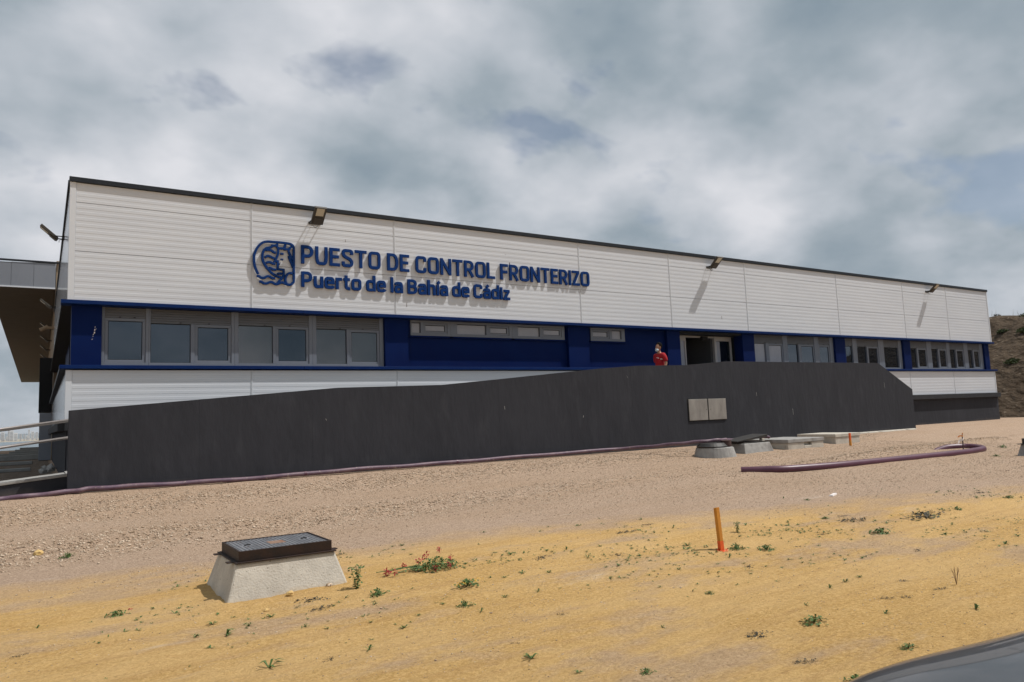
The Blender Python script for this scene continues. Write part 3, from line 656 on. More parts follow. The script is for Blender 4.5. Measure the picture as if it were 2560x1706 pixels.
    if c == 'h': W = .58; return W, [([(h, 0), (h, 1.06)], 0), ([(h, .55), (h+.04, xt, .1), (W*.5, xt), (W-h, xt, .26), (W-h, 0)], 0)]
    if c == 'í': W = 2*h; return W, [([(h, 0), (h, xh)], 0), ([(h*.7, xh+.06), (h*.7+.17, xh+.24)], 0)]
    if c == 'i': W = 2*h; return W, [([(h, 0), (h, .93)], 0)]
    if c == 'z': W = .54; return W, [([(.02, xt), (W-.03, xt)], 0), ([(W-.09, xt), (.09, h)], 0), ([(0, h), (W, h)], 0)]
    return .25, []
S = thing('building_sign', (9.8, 17.47, 5.5), 'raised dark blue lettering in two lines on the white facade, reading PUESTO DE CONTROL FRONTERIZO', 'sign')
Yb, Yfr = 17.482, 17.432
def row(txt, x0, x1, z0, cap, gap, sp, bold=1.0):
    adv = []; x = 0
    for c in txt:
        if c == ' ': adv.append((c, x)); x += sp; continue
        W, _ = G(c); adv.append((c, x)); x += W+gap
    total = x-gap; k = (x1-x0)/total
    for c, xx in adv:
        if c == ' ': continue
        W, st = G(c); mb = MB()
        for i, (p, cl) in enumerate(st):
            pts = [(x0+(xx+a)*k, z0+b*cap) for a, b in rp_path(p, bool(cl))]
            ribbon(mb, pts, 2*h*(cap*.55+k*.45)*bold, Yfr+.0012*i, Yb, bool(cl))
        mb.build('letter', sign_blue, S, bevel=.005)
row('PUESTO DE CONTROL FRONTERIZO', 5.262, 14.22, 5.548, .463, .105, .30)
row('Puerto de la Bahía de Cádiz', 5.262, 11.275, 4.968, .385, .10, .25, 1.14)
EM = {'outer_left':[[-0.357,-0.291],[-0.401,-0.2],[-0.438,-0.092],[-0.455,0.069],[-0.445,0.172],[-0.408,0.279],[-0.338,0.397],[-0.247,0.479],[-0.131,0.513],[-0.014,0.515],[0.113,0.519],[0.24,0.518],[0.351,0.512],[0.429,0.493],[0.476,0.44],[0.484,0.361],[0.482,0.184],[0.481,0.008],[0.479,-0.168],[0.477,-0.387],[0.46,-0.441],[0.416,-0.487],[0.352,-0.5],[0.297,-0.474],[0.276,-0.401],[0.281,-0.331],[0.311,-0.263],[0.363,-0.22],[0.414,-0.212],[0.479,-0.216]],
'wave1':[[-0.39,-0.34],[-0.341,-0.341],[-0.3,-0.368],[-0.25,-0.377],[-0.201,-0.361],[-0.151,-0.332],[-0.101,-0.328],[-0.06,-0.351],[-0.01,-0.365],[0.032,-0.362]],
'wave2':[[-0.333,-0.464],[-0.284,-0.47],[-0.234,-0.5],[-0.185,-0.506],[-0.135,-0.49],[-0.085,-0.465],[-0.036,-0.466],[0.014,-0.492],[0.065,-0.506],[0.115,-0.49],[0.166,-0.461],[0.225,-0.457],[0.284,-0.483],[0.335,-0.501]],
'hair_outer':[[-0.031,0.4],[-0.098,0.368],[-0.165,0.349],[-0.215,0.305],[-0.248,0.233],[-0.261,0.146],[-0.249,0.043],[-0.208,-0.048],[-0.134,-0.145],[-0.051,-0.234],[0.032,-0.288],[0.116,-0.321],[0.2,-0.337]],
'lock_top':[[-0.056,0.429],[-0.014,0.424],[0.036,0.433],[0.07,0.445]],'lock1':[[-0.182,0.3],[-0.115,0.314],[-0.048,0.303],[0.002,0.269],[0.061,0.257]],
'lock2':[[-0.203,0.121],[-0.149,0.16],[-0.091,0.161],[-0.032,0.135],[0.026,0.119]],'lock3':[[-0.175,-0.015],[-0.133,0.014],[-0.075,0.015],[-0.016,-0.011],[0.042,-0.01]],
'lock4':[[-0.109,-0.122],[-0.059,-0.127],[-0.009,-0.153],[0.067,-0.151]],
'face':[[0.07,0.419],[0.112,0.379],[0.112,0.309],[0.103,0.221],[0.068,0.131],[0.03,0.054],[0.097,0.055],[0.097,-0.075],[0.105,-0.135],[0.236,-0.143],[0.239,-0.273],[0.2,-0.345],[0.132,-0.42],[0.081,-0.492]],
'nose':[[0.105,-0.014],[0.148,-0.01]],'band':[[0.112,0.375],[0.18,0.377],[0.248,0.387],[0.274,0.447],[0.287,0.488]],'band0':[[0.079,0.485],[0.087,0.455],[0.062,0.418]],
'band2':[[0.239,0.36],[0.307,0.367],[0.367,0.372],[0.411,0.425],[0.463,0.474]],'back_hair':[[0.359,0.363],[0.367,0.297],[0.409,0.213],[0.46,0.112]],
'back_hair2':[[0.366,0.209],[0.383,0.14],[0.425,0.039],[0.467,-0.063]],'lips':[[0.087,-0.241],[0.133,-0.229],[0.201,-0.232]],'chin':[[0.079,-0.25],[0.133,-0.255],[0.201,-0.25]],
'eye':[[0.163,0.243],[0.2,0.247],[0.24,0.245]],'eye2':[[0.17,0.102],[0.199,0.109],[0.228,0.104]]}
EMT = thing('emblem', (4.6, 17.47, 5.5), 'round-cornered dark blue emblem of a head in profile above waves, left of the lettering', 'emblem')
def smooth2(pts, n=3):
    out = []
    for i in range(len(pts)-1):
        p0 = Vector(pts[max(i-1, 0)]); p1 = Vector(pts[i]); p2 = Vector(pts[i+1]); p3 = Vector(pts[min(i+2, len(pts)-1)])
        for k in range(n):
            t = k/n; q = .5*((2*p1)+(p2-p0)*t+(2*p0-5*p1+4*p2-p3)*t*t+(-p0+3*p1-3*p2+p3)*t**3); out.append(tuple(q))
    out.append(tuple(pts[-1])); return out
for i, (k_, pts) in enumerate(EM.items()):
    mb = MB(); q = pts if k_ == 'face' else smooth2(pts)
    wd_ = {'face': .052, 'nose': .035, 'lips': .03, 'chin': .03, 'eye': .05, 'eye2': .045}.get(k_, .056)
    ribbon(mb, [(4.6+a, 5.5+b) for a, b in q], wd_, Yfr+.0010*i*.5, Yb)
    mb.build({'wave1': 'wave', 'wave2': 'wave', 'outer_left': 'border', 'face': 'face_line'}.get(k_, 'hair_line' if ('lock' in k_ or 'hair' in k_ or 'band' in k_) else 'face_feature'), sign_blue, EMT, bevel=.005)

# ------------------------------------------------------------------ ramp with its dark parapet
R = thing('entrance_ramp', (14, 15.9, .6), 'long dark grey rendered ramp wall rising to the entrance landing', 'ramp')
TOP = [(.42, 2.04), (5.28, 2.385), (5.9, 2.395), (7.7, 2.42), (9.2, 2.54), (12.4, 2.81), (13.8, 2.895), (15.6, 2.92), (17.35, 3.045), (25.35, 3.05), (27.43, 2.08)]
poly = [(.42, .3)]+[(27.43, .3)]+TOP[::-1]
secx = [.42, 2.55, 4.72, 7.0, 9.25, 11.4, 13.5, 15.59-.35, 17.5, 19.8, 22.1, 24.4, 27.43]
def topz(x): return float(np.interp(x, [p[0] for p in TOP], [p[1] for p in TOP]))
for a, b_ in zip(secx[:-1], secx[1:]):
    mid = [(x, z) for x, z in TOP if a+.01 < x < b_-.01]
    pl = [(a+.0003, .3), (b_-.0003, .3), (b_-.0003, topz(b_))]+mid[::-1]+[(a+.0003, topz(a))]
    MB().prism_y(pl, 15.0, 15.22).build('parapet_section', render_dark, R, bevel=.002)
mb = MB()
for (x, z, l_, dx) in ((13.35, 2.62, .07, .03), (25.6, 2.35, .22, .02), (9.4, 1.9, .09, .01), (11.8, 1.6, .06, -.02), (18.6, 2.1, .12, .0), (20.3, 1.55, .2, .01), (5.0, 1.75, .05, .01)):
    mb.add([(x, 14.9985, z), (x+.012, 14.9985, z-.01), (x+dx+.010, 14.9985, z-l_), (x+dx, 14.9985, z-l_+.01)], [(0, 3, 2, 1)])
mb.build('scratches', concrete_grey, R)
mb = MB()
for (x, z, w_, h_) in ((11.32, 6.02, .03, .07), (20.15, 4.78, .02, .12), (8.05, 4.62, .015, .12), (11.2, 6.3, .02, .02), (2.1, 4.7, .012, .02), (6.4, 6.2, .012, .08)):
    mb.add([(x, 17.4978, z), (x+w_, 17.4978, z+.01), (x+w_*.7, 17.4978, z+h_), (x+w_*.2, 17.4978, z+h_*.9)], [(0, 1, 2, 3)])
mb.build('cladding_marks', rebar_m, B)
MB().prism_y([(.43, .35), (25.4, .35), (25.4, 2.0), (13.8, 2.0), (.43, .90)], 15.221, 17.33).build('ramp_deck', concrete_grey, R)
MB().prism_y([(-8, .2), (.428, .2), (.428, .88), (-4, .5), (-8, .3)], 15.63, 17.33).build('ramp_deck', concrete_grey, R)
for k in range(8): MB().box(25.4+k*.3, 25.4+(k+1)*.3, 15.22, 17.33, .35, 1.82-k*.165).build('step', concrete_grey, R)
MB().prism_y([(-8, .2), (.55, .2), (.55, .945), (-4, .55), (-8, .3)], 15.40, 15.42).build('kerb_face', render_dark, R)
MB().hexa([(-4, 15.38, .50), (.5, 15.38, .89), (.5, 15.62, .89), (-4, 15.62, .50)], [(-4, 15.38, .545), (.5, 15.38, .935), (.5, 15.62, .935), (-4, 15.62, .545)]).build('kerb_coping', concrete_grey, R, bevel=.006)
for y in (15.5, 17.15):
    for z0, r in ((1.905, .024), (1.585, .024)):
        MB().tube([(-5.2, y, z0-.72), (.6, y, z0)], r, 10).build('handrail', rail_mat, R, smooth=True)
    for x in (-4.9, -3.2, -1.6): MB().tube([(x, y, .3), (x, y, 1.905+(x-.6)*.124)], .02, 8).build('rail_post', rail_mat, R, smooth=True)
UC = thing('utility_cabinet', (16.4, 15, 1.62), 'two square stainless steel cabinet doors set side by side in the dark wall', 'utility cabinet')
MB().box(15.59, 17.19, 14.993, 15.02, 1.30, 1.955).build('cabinet_frame', black_rub, UC)
for a, b_ in ((15.615, 16.375), (16.42, 17.165)):
    d = MB().box(a, b_, 14.968, 14.992, 1.325, 1.935).build('cabinet_door', steel, UC, bevel=.006)
    MB().tube([(b_-.06 if a < 16 else a+.06, 14.955, 1.63), (b_-.06 if a < 16 else a+.06, 14.968, 1.63)], .012, 8).build('lock', chrome, d)
# a footing lip of mortar along the right foot of the wall
mb = MB(); xs = np.arange(17.5, 27.6, .35)
for i in range(len(xs)-1):
    a, b_ = xs[i], xs[i+1]; o_ = .12+.10*random.random(); mb.add([(a, 14.99, .64), (b_, 14.99, .64), (b_, 14.99-o_, .605), (a, 14.99-o_-.03*random.random(), .605)], [(0, 3, 2, 1)])
mb.build('mortar_lip', concrete, R)

# ------------------------------------------------------------------ hoses
pts = [(-2.2, 14.55, .60), (-.9, 14.75, .615), (-.2, 14.82, .625), (.45, 14.86, .65), (.91, 14.88, .67), (2.1, 14.88, .65), (3.65, 14.86, .64), (5.4, 14.85, .665), (7.4, 14.86, .66), (9.76, 14.85, .675), (12.4, 14.80, .69), (13.2, 14.2, .73), (13.7, 13.4, .80), (14.2, 12.95, .84), (14.7, 12.95, .84), (15.3, 13.35, .80), (15.9, 13.5, .79), (16.55, 13.4, .82), (16.9, 13.3, .80)]
def cr(pts, n=6):
    P = [Vector(p) for p in pts]; out = []
    for i in range(len(P)-1):
        p0, p1, p2, p3 = P[max(i-1, 0)], P[i], P[i+1], P[min(i+2, len(P)-1)]
        for k in range(n):
            t = k/n; out.append(.5*((2*p1)+(p2-p0)*t+(2*p0-5*p1+4*p2-p3)*t*t+(-p0+3*p1-3*p2+p3)*t**3))
    return out+[P[-1]]
hp = [p+Vector((0, .02*math.sin(i*1.1), .006*math.sin(i*.9))) for i, p in enumerate(cr(pts, 8))]
hs_ = thing('hose', (5, 14.85, .64), 'thin dusty purple hose running along the foot of the dark wall', 'hose')
MB().tube(hp, .042, 12).build('hose_tube', purple_d, hs_, smooth=True)
for x in (4.55, 8.05): 
    p = min(hp, key=lambda q: abs(q.x-x)); i = hp.index(p); MB().tube([hp[i], hp[i]+(hp[i+1]-hp[i]).normalized()*.05], .046, 12).build('coupling', purple, hs_)
pp = [(11.95, 10.15, .36), (12.2, 9.85, .365), (12.6, 9.5, .37), (13.6, 9.2, .375), (14.6, 9.06, .38), (16.0, 8.93, .385), (17.6, 8.82, .39), (18.7, 8.85, .395), (19.35, 9.0, .40), (19.75, 9.3, .41), (19.85, 9.62, .42), (19.55, 9.85, .42), (19.25, 9.92, .39), (18.95, 9.92, .34), (18.7, 9.9, .26)]
bp_ = thing('pipe', (16, 9, .38), 'thick dark purple plastic pipe bent back on itself, lying on the gravel', 'pipe')
ppc = cr(pp, 8); n_ = len(ppc)
MB().tube(ppc, .078, 16, cap=False).build('pipe_wall', purple, bp_, smooth=True)
MB().tube([ppc[0]+(ppc[1]-ppc[0])*.02, ppc[1]], .066, 16).build('pipe_mouth', black_m, bp_)

# ------------------------------------------------------------------ drain boxes
def taper(mb, x0, x1, y0, y1, z0, z1, ins):
    mb.hexa([(x0, y0, z0), (x1, y0, z0), (x1, y1, z0), (x0, y1, z0)], [(x0+ins, y0+ins, z1), (x1-ins, y0+ins, z1), (x1-ins, y1-ins, z1), (x0+ins, y1-ins, z1)]); return mb
def big_box(ox, oy, oz, label):
    T = thing('manhole_box', (ox, oy, oz), label, 'manhole', 'iron covered manhole boxes')
    taper(MB(), ox-.575, ox+.575, oy-.50, oy+.52, oz-.06, oz+.32, .12).build('concrete_base', concrete, T, bevel=.018)
    x0, x1, y0, y1 = ox-.43, ox+.43, oy-.37, oy+.37; z = oz+.32
    fr = MB(); fr.box(x0-.035, x1+.035, y0-.035, y1+.035, z, z+.012)
    for (a, b_, c, d) in ((x0, x1, y0, y0+.02), (x0, x1, y1-.02, y1), (x0, x0+.02, y0+.0201, y1-.0201), (x1-.02, x1, y0+.0201, y1-.0201)): fr.box(a, b_, c, d, z+.012, z+.105)
    for yy in (y0+.06, y1-.12): fr.box(x0-.09, x0-.035, yy, yy+.07, z+.001, z+.011); fr.box(x1+.035, x1+.08, yy, yy+.07, z+.001, z+.011)
    fr.build('iron_frame', rust, T, bevel=.003)
    cv = MB().box(x0+.022, x1-.022, y0+.022, y1-.022, z+.07, z+.096).build('iron_cover', iron, T, bevel=.003)
    st = MB(); nx_, ny_ = 22, 18
    for i in range(nx_):
        for j in range(ny_):
            cx = x0+.045+(x1-x0-.09)*i/(nx_-1); cy = y0+.045+(y1-y0-.09)*j/(ny_-1)
            if abs(cx-ox) < .09 and abs(cy-oy) < .10: continue
            if abs(cy-oy) < .05 and (abs(cx-ox+.27) < .05 or abs(cx-ox-.27) < .05): continue
            if (i//3) % 2: st.box(cx-.013, cx+.010, cy-.006, cy+.006, z+.0961, z+.102)
            else: st.box(cx-.006, cx+.006, cy-.012, cy+.009, z+.0961, z+.102)
    props(st.build('tread_studs', iron, T), kind='stuff')
    MB().box(ox-.075, ox+.075, oy-.085, oy+.085, z+.0961, z+.0985).build('centre_plate', rust_patch, T)
    for s in (-1, 1): MB().tube([(ox+s*.27-.03, oy, z+.098), (ox+s*.27, oy, z+.106), (ox+s*.27+.03, oy, z+.098)], .006, 6).build('lifting_bar', black_rub, T)
    return T
t0 = big_box(1.965, 7.42, .075, 'grey tapered concrete manhole box with a rusty studded iron cover, nearest on the sand')
t1_ = thing('manhole_box', (19.1, 7.45, .26), 'dark iron topped manhole box cut by the right edge of the photo', 'manhole', 'iron covered manhole boxes')
taper(MB(), 18.5, 19.7, 6.95, 7.95, .2, .56, .10).build('concrete_base', concrete_grey, t1_, bevel=.018)
MB().box(18.55, 19.65, 7.0, 7.9, .56, .575).box(18.62, 19.58, 7.07, 7.83, .576, .69).build('iron_frame', black_plastic, t1_, bevel=.003)
rd = thing('round_manhole', (14.3, 13.0, .42), 'round concrete manhole ring with a loose black lid under the hose', 'manhole')
MB().lathe([(.54, .32), (.53, .40), (.46, .66), (.44, .67)], 14.32, 12.95, 36).build('concrete_ring', concrete_grey, rd, smooth=False)
MB().lathe([(.36, .671), (.38, .70), (.30, .78)], 14.22, 12.95, 28).build('iron_collar', black_plastic, rd)
lm = MB().lathe([(.10, .672), (.13, .70), (.13, .83), (.09, .84)], 14.58, 12.8, 20).build('loose_fitting', rebar_m, rd)
ob = thing('open_manhole_box', (15.9, 13.2, .42), 'tapered concrete manhole box with its black iron lid propped half open', 'manhole')
taper(MB(), 15.28, 16.50, 12.80, 13.7, .32, .70, .10).build('concrete_base', concrete_grey, ob, bevel=.014)
MB().box(15.42, 16.36, 12.93, 13.58, .70, .735).build('iron_frame', black_plastic, ob)
MB().hexa([(15.2, 12.98, .745), (16.45, 13.0, .83), (16.45, 13.5, .85), (15.2, 13.48, .765)], [(15.2, 12.98, .77), (16.45, 13.0, .905), (16.45, 13.5, .915), (15.2, 13.48, .785)]).build('iron_lid', black_plastic, ob, bevel=.004)
MB().box(16.20, 16.30, 12.98, 13.08, .70, .80).build('concrete_prop', concrete, ob, bevel=.01)
def slab_box(x0, x1, y0, y1, z0, zt, label, slot=True):
    t = thing('slab_covered_box', ((x0+x1)/2, (y0+y1)/2, z0), label, 'manhole', 'slab covered boxes by the wall')
    b = MB()
    if slot:
        b.box(x0+.02, x0+.72, y0+.02, y0+.12, z0-.1, zt-.1).box(x0+1.05, x1-.02, y0+.02, y0+.12, z0-.1, zt-.1).box(x0+.72, x0+1.05, y0+.02, y0+.12, z0-.1, zt-.19)
        b.box(x0+.02, x1-.02, y0+.121, y1-.02, z0-.1, zt-.1)
    else: b.box(x0+.02, x1-.02, y0+.02, y1-.02, z0-.1, zt-.1)
    b.build('concrete_base', concrete, t, bevel=.012)
    MB().hexa([(x0, y0, zt-.098), (x1, y0, zt-.098), (x1, y1, zt-.098), (x0, y1, zt-.098)], [(x0, y0, zt), (x1, y0, zt), (x1, y1, zt), (x0, y1, zt)]).build('concrete_slab', concrete_grey if slot else concrete, t, bevel=.012)
    return t
slab_box(16.95, 18.55, 12.75, 14.1, .43, .73, 'concrete box under a flat concrete slab lid, with a slot in its side')
slab_box(19.6, 20.85, 13.1, 14.4, .46, .76, 'low concrete box under a flat slab, farthest of the row by the wall', False)

# ------------------------------------------------------------------ stakes, tape, litter, rocks
sk = thing('marker_stake', (6.22, 5.64, .09), 'leaning wooden survey stake with bright orange paint at its foot', 'stake')
bz = float(gh(6.22, 5.64))
MB().hexa([(6.20, 5.62, bz+.10), (6.25, 5.62, bz+.10), (6.25, 5.66, bz+.10), (6.20, 5.66, bz+.10)], [(6.180, 5.625, bz+.46), (6.228, 5.625, bz+.46), (6.228, 5.665, bz+.45), (6.180, 5.665, bz+.45)]).build('stake', wood, sk, bevel=.002)
MB().hexa([(6.209, 5.619, bz-.05), (6.261, 5.619, bz-.05), (6.261, 5.661, bz-.05), (6.209, 5.661, bz-.05)], [(6.199, 5.619, bz+.10), (6.251, 5.619, bz+.10), (6.251, 5.661, bz+.10), (6.199, 5.661, bz+.10)]).build('painted_foot', orange, sk)
mb = MB()
for k in range(14):
    a = random.uniform(0, 6.28); r = random.uniform(.02, .06); x = 6.235+r*math.cos(a)*1.3; y = 5.63+r*math.sin(a)*.8; z = float(gh(x, y))
    mb.add([(x-.014, y-.012, z+.004), (x+.014, y-.012, z+.004), (x+.014, y+.012, z+.004), (x-.012, y+.012, z+.004), (x, y, z+.012)], [(0, 1, 4), (1, 2, 4), (2, 3, 4), (3, 0, 4)])
mb.build('paint_spatter', orange, sk)
s2 = thing('marker_stake', (19.35, 12.5, .45), 'thin orange tipped stake in front of the farthest slab box', 'stake')
MB().box(19.33, 19.38, 12.46, 12.51, .38, .60).build('stake', wood, s2); MB().box(19.332, 19.378, 12.462, 12.508, .60, .80).build('painted_top', orange, s2)
rb = thing('rebar_marker', (18.25, 8.95, .37), 'thin rusty bar with fluttering white and orange tape beside the bent pipe', 'marker')
MB().tube([(18.2, 8.9, .30), (18.27, 8.92, .80)], .013, 8).build('bar', rebar_m, rb)
def ribbon3(mb, pts, w_): 
    P = [Vector(p) for p in pts]
    for i in range(len(P)-1): mb.add([P[i], P[i+1], P[i+1]+Vector((.01, 0, -w_)), P[i]+Vector((.01, 0, -w_))], [(0, 1, 2, 3)])
m = MB(); ribbon3(m, [(18.27, 8.91, .80), (18.20, 8.88, .775), (18.12, 8.9, .79), (18.05, 8.92, .76)], .03); ribbon3(m, [(18.27, 8.93, .79), (18.31, 8.95, .82), (18.33, 8.93, .84)], .02); m.build('orange_tape', tape_o, rb)
m = MB(); ribbon3(m, [(18.26, 8.90, .745), (18.16, 8.86, .71), (18.06, 8.9, .685), (17.95, 8.87, .63)], .045); ribbon3(m, [(18.08, 8.89, .66), (18.0, 8.92, .62), (17.96, 8.9, .60)], .02); m.build('white_tape', tape_w, rb)
z = float(gh(10.55, 7.15)); props(MB().hexa([(10.43, 7.10, z), (10.66, 7.18, z), (10.65, 7.24, z), (10.42, 7.17, z)], [(10.44, 7.11, z+.02), (10.65, 7.18, z+.03), (10.64, 7.23, z+.025), (10.43, 7.16, z+.015)]).build('litter', tape_w, origin=(10.55, 7.15, z)), 'small flat white scrap lying on the beige gravel', 'litter')
def rock(x, y, s, mat, label):
    z = float(gh(x, y)); bm = bmesh.new(); bmesh.ops.create_icosphere(bm, subdivisions=2, radius=s)
    rr = random.Random(int(x*1000))
    for v in bm.verts: v.co *= 1+rr.uniform(-.16, .16); v.co.z *= .7
    me = bpy.data.meshes.new('rock'); bm.to_mesh(me); bm.free(); me.materials.append(mat); o = bpy.data.objects.new('rock', me); COL.objects.link(o); o.location = (x, y, z+s*.35)
    return props(o, label, 'rock')
rock_y = material('yellow_rock', (.58, .40, .16), .9, (.50, .33, .13), 20, bump=.004, bscale=40)
rock(1.93, 6.83, .035, rock_y, 'yellowish stone at the foot of the nearest manhole box')
rock(.02, 11.0, .055, rock_y, 'yellow stone on the gravel bank at the far left')
rock(2.32, 6.92, .03, stone_m, 'grey stone at the right foot of the nearest manhole box')
rock(1.65, 6.55, .022, rock_y, 'small stone below the left half of the nearest manhole box')
# rubble and wheel stops in the shaded yard at the left
for k, (x, y, L_, hh) in enumerate([(-.75, 26.5, 1.1, .10), (-.95, 33, 1.5, .12), (-.95, 40, 2.2, .22), (-.75, 46, 1.9, .2), (-.6, 53, 1.8, .2), (-.55, 61, 1.7, .2), (-.5, 70, 1.6, .22)]):
    o = MB().box(x-L_/2, x+L_/2, y-.12, y+.12, .6, .6+hh).build('wheel_stop', dark_conc, bevel=.02, origin=(x, y, .6))
    props(o, ['nearest flat concrete bar in the shaded yard behind the handrail', 'second concrete bar in the shaded yard', 'thick concrete bar lying left of the pale dock box', 'fourth concrete bar back in the shaded yard', 'fifth concrete bar back in the shaded yard', 'sixth concrete bar back in the shaded yard', 'farthest concrete bar in the shaded yard'][k], 'concrete bar', 'concrete bars in the shaded yard')
rr = random.Random(3)
for k in range(7):
    x = .25+rr.uniform(-.25, .12); y = 24.2+k*.55; s = rr.uniform(.07, .14); bm = bmesh.new(); bmesh.ops.create_icosphere(bm, subdivisions=1, radius=s)
    for v in bm.verts: v.co *= 1+rr.uniform(-.3, .3)
    me = bpy.data.meshes.new('rubble'); bm.to_mesh(me); bm.free(); me.materials.append(concrete_grey); o = bpy.data.objects.new('rubble', me); COL.objects.link(o); o.location = (x, y, .64)
    props(o, 'lump of rubble in the shade along the foot of the side wall', 'rubble', 'rubble along the side wall')

# ------------------------------------------------------------------ weeds
def blade(mb, p, d, L_, w_, lift):
    d = Vector(d).normalized(); s = Vector((-d.y, d.x, 0))*w_; a = Vector(p); m1 = a+d*L_*.5+Vector((0, 0, lift)); e_ = a+d*L_+Vector((0, 0, lift*.8))
    mb.add([a-s*.5, a+s*.5, m1+s, m1-s], [(0, 1, 2, 3)]); mb.add([m1-s, m1+s, e_], [(0, 1, 2)])
def leaf(mb, p, r, s):
    a = Vector((r.gauss(0, 1), r.gauss(0, 1), r.gauss(0, .5))).normalized(); b = a.cross(Vector((r.gauss(0, .4), r.gauss(0, .4), 1))).normalized(); p = Vector(p)
    mb.add([p, p+a*s*.5+b*s*.32, p+a*s, p+a*s*.5-b*s*.32], [(0, 1, 2, 3)])
def weed_mesh(kind, seed):
    r = random.Random(seed); mb = MB(); mat = leaf_g
    if kind == 'sprig':
        for k in range(r.randint(7, 12)): a = r.uniform(0, 6.28); blade(mb, (0, 0, 0), (math.cos(a), math.sin(a), 0), r.uniform(.35, .7), .055, r.uniform(.10, .42))
    elif kind == 'leaf':
        for k in range(90): a = r.uniform(0, 6.28); q = r.uniform(0, .62)**.8; leaf(mb, (q*math.cos(a)*1.15, q*math.sin(a)*.8, r.uniform(.02, .42)*(1-q)), r, .20)
        for k in range(8): a = r.uniform(0, 6.28); blade(mb, (0, 0, 0), (math.cos(a), math.sin(a), 0), .5, .03, .3)
    elif kind == 'low':
        mat = leaf_d
        for k in range(110): a = r.uniform(0, 6.28); q = r.uniform(0, 1)**.7; leaf(mb, (q*math.cos(a)*.9+.15*math.sin(5*a), q*math.sin(a)*.4, r.uniform(.01, .12)), r, .13)
    elif kind == 'tall':
        for st in range(4):
            x = r.uniform(-.02, .02); y = r.uniform(-.02, .02); tx = r.uniform(-.35, .35)
            for k in range(26): t = k/25; leaf(mb, (x+tx*t+r.uniform(-.08, .08), y+r.uniform(-.08, .08), t*1.0), r, .17)
            mb.tube([(x, y, 0), (x+tx, y, 1.0)], .012, 4)
    else:
        mat = dry_m
        for k in range(7): a = r.uniform(0, 6.28); mb.tube([(0, 0, 0), (.12*math.cos(a)+.1, .1*math.sin(a), .6), (.25*math.cos(a)+.22, .2*math.sin(a), r.uniform(.8, 1.2))], .01, 4)
    me = bpy.data.meshes.new('weed_'+kind); me.from_pydata([Vector(v) for v in mb.v], [], mb.f); me.materials.append(mat); return me
LIB = {k: [weed_mesh(k, s) for s in range(4)] for k in ('sprig', 'leaf', 'low', 'tall', 'dry')}
WL = [(0.33,10.71,'leaf',.13,'leafy green weed at the foot of the left gravel bank'),(0.6,7.33,'leaf',.12,'leafy weed with a red bud in the sand at the lower left'),(2.86,8.37,'low',.15,'flat olive weed behind the right edge of the nearest manhole box'),(2.52,6.72,'tall',.23,'tall leafy weed growing against the right foot of the manhole box'),(2.60,6.42,'leaf',.13,'bushy weed just below the tall one beside the manhole box'),
(2.07,6.62,'low',.16,'flat dark weed in front of the manhole box'),(2.04,6.28,'low',.12,'second flat weed a little nearer in front of the manhole box'),(3.36,6.12,'leaf',.17,'green weed with yellow flowers below the crimson one'),(3.02,5.56,'leaf',.10,'small leafy weed in the middle of the sand below the yellow flowers'),(4.18,3.5,'low',.12,'dark crinkled weed low in the middle right of the sand'),(4.67,3.41,'leaf',.13,'leafy weed on the sand above the dark crinkled one'),
(6.44,3.31,'dry',.19,'thin dry stems standing in the sand at the right'),(9.63,5.27,'low',.35,'widest flat dark weed where gravel meets sand at the right'),(8.31,5.07,'leaf',.17,'dense green mat of weed at the right of the sand'),(8.73,5.68,'low',.20,'reddish flat weed above the dense green mat'),(7.16,6.2,'tall',.14,'upright weed standing alone on the beige strip'),(6.43,5.60,'leaf',.14,'weed right behind the orange stake'),(6.62,5.35,'leaf',.14,'bushy weed to the right of the orange stake'),
(20.5,9.06,'leaf',.16,'green weed on the gravel just past the pipe bend'),(18.02,8.12,'leaf',.13,'green weed between the pipe bend and the right manhole box'),(3.89,2.6,'leaf',.11,'leafy weed low in the sand near the car'),(2.72,4.12,'sprig',.11,'thin twiggy weed at the bottom centre of the sand')]
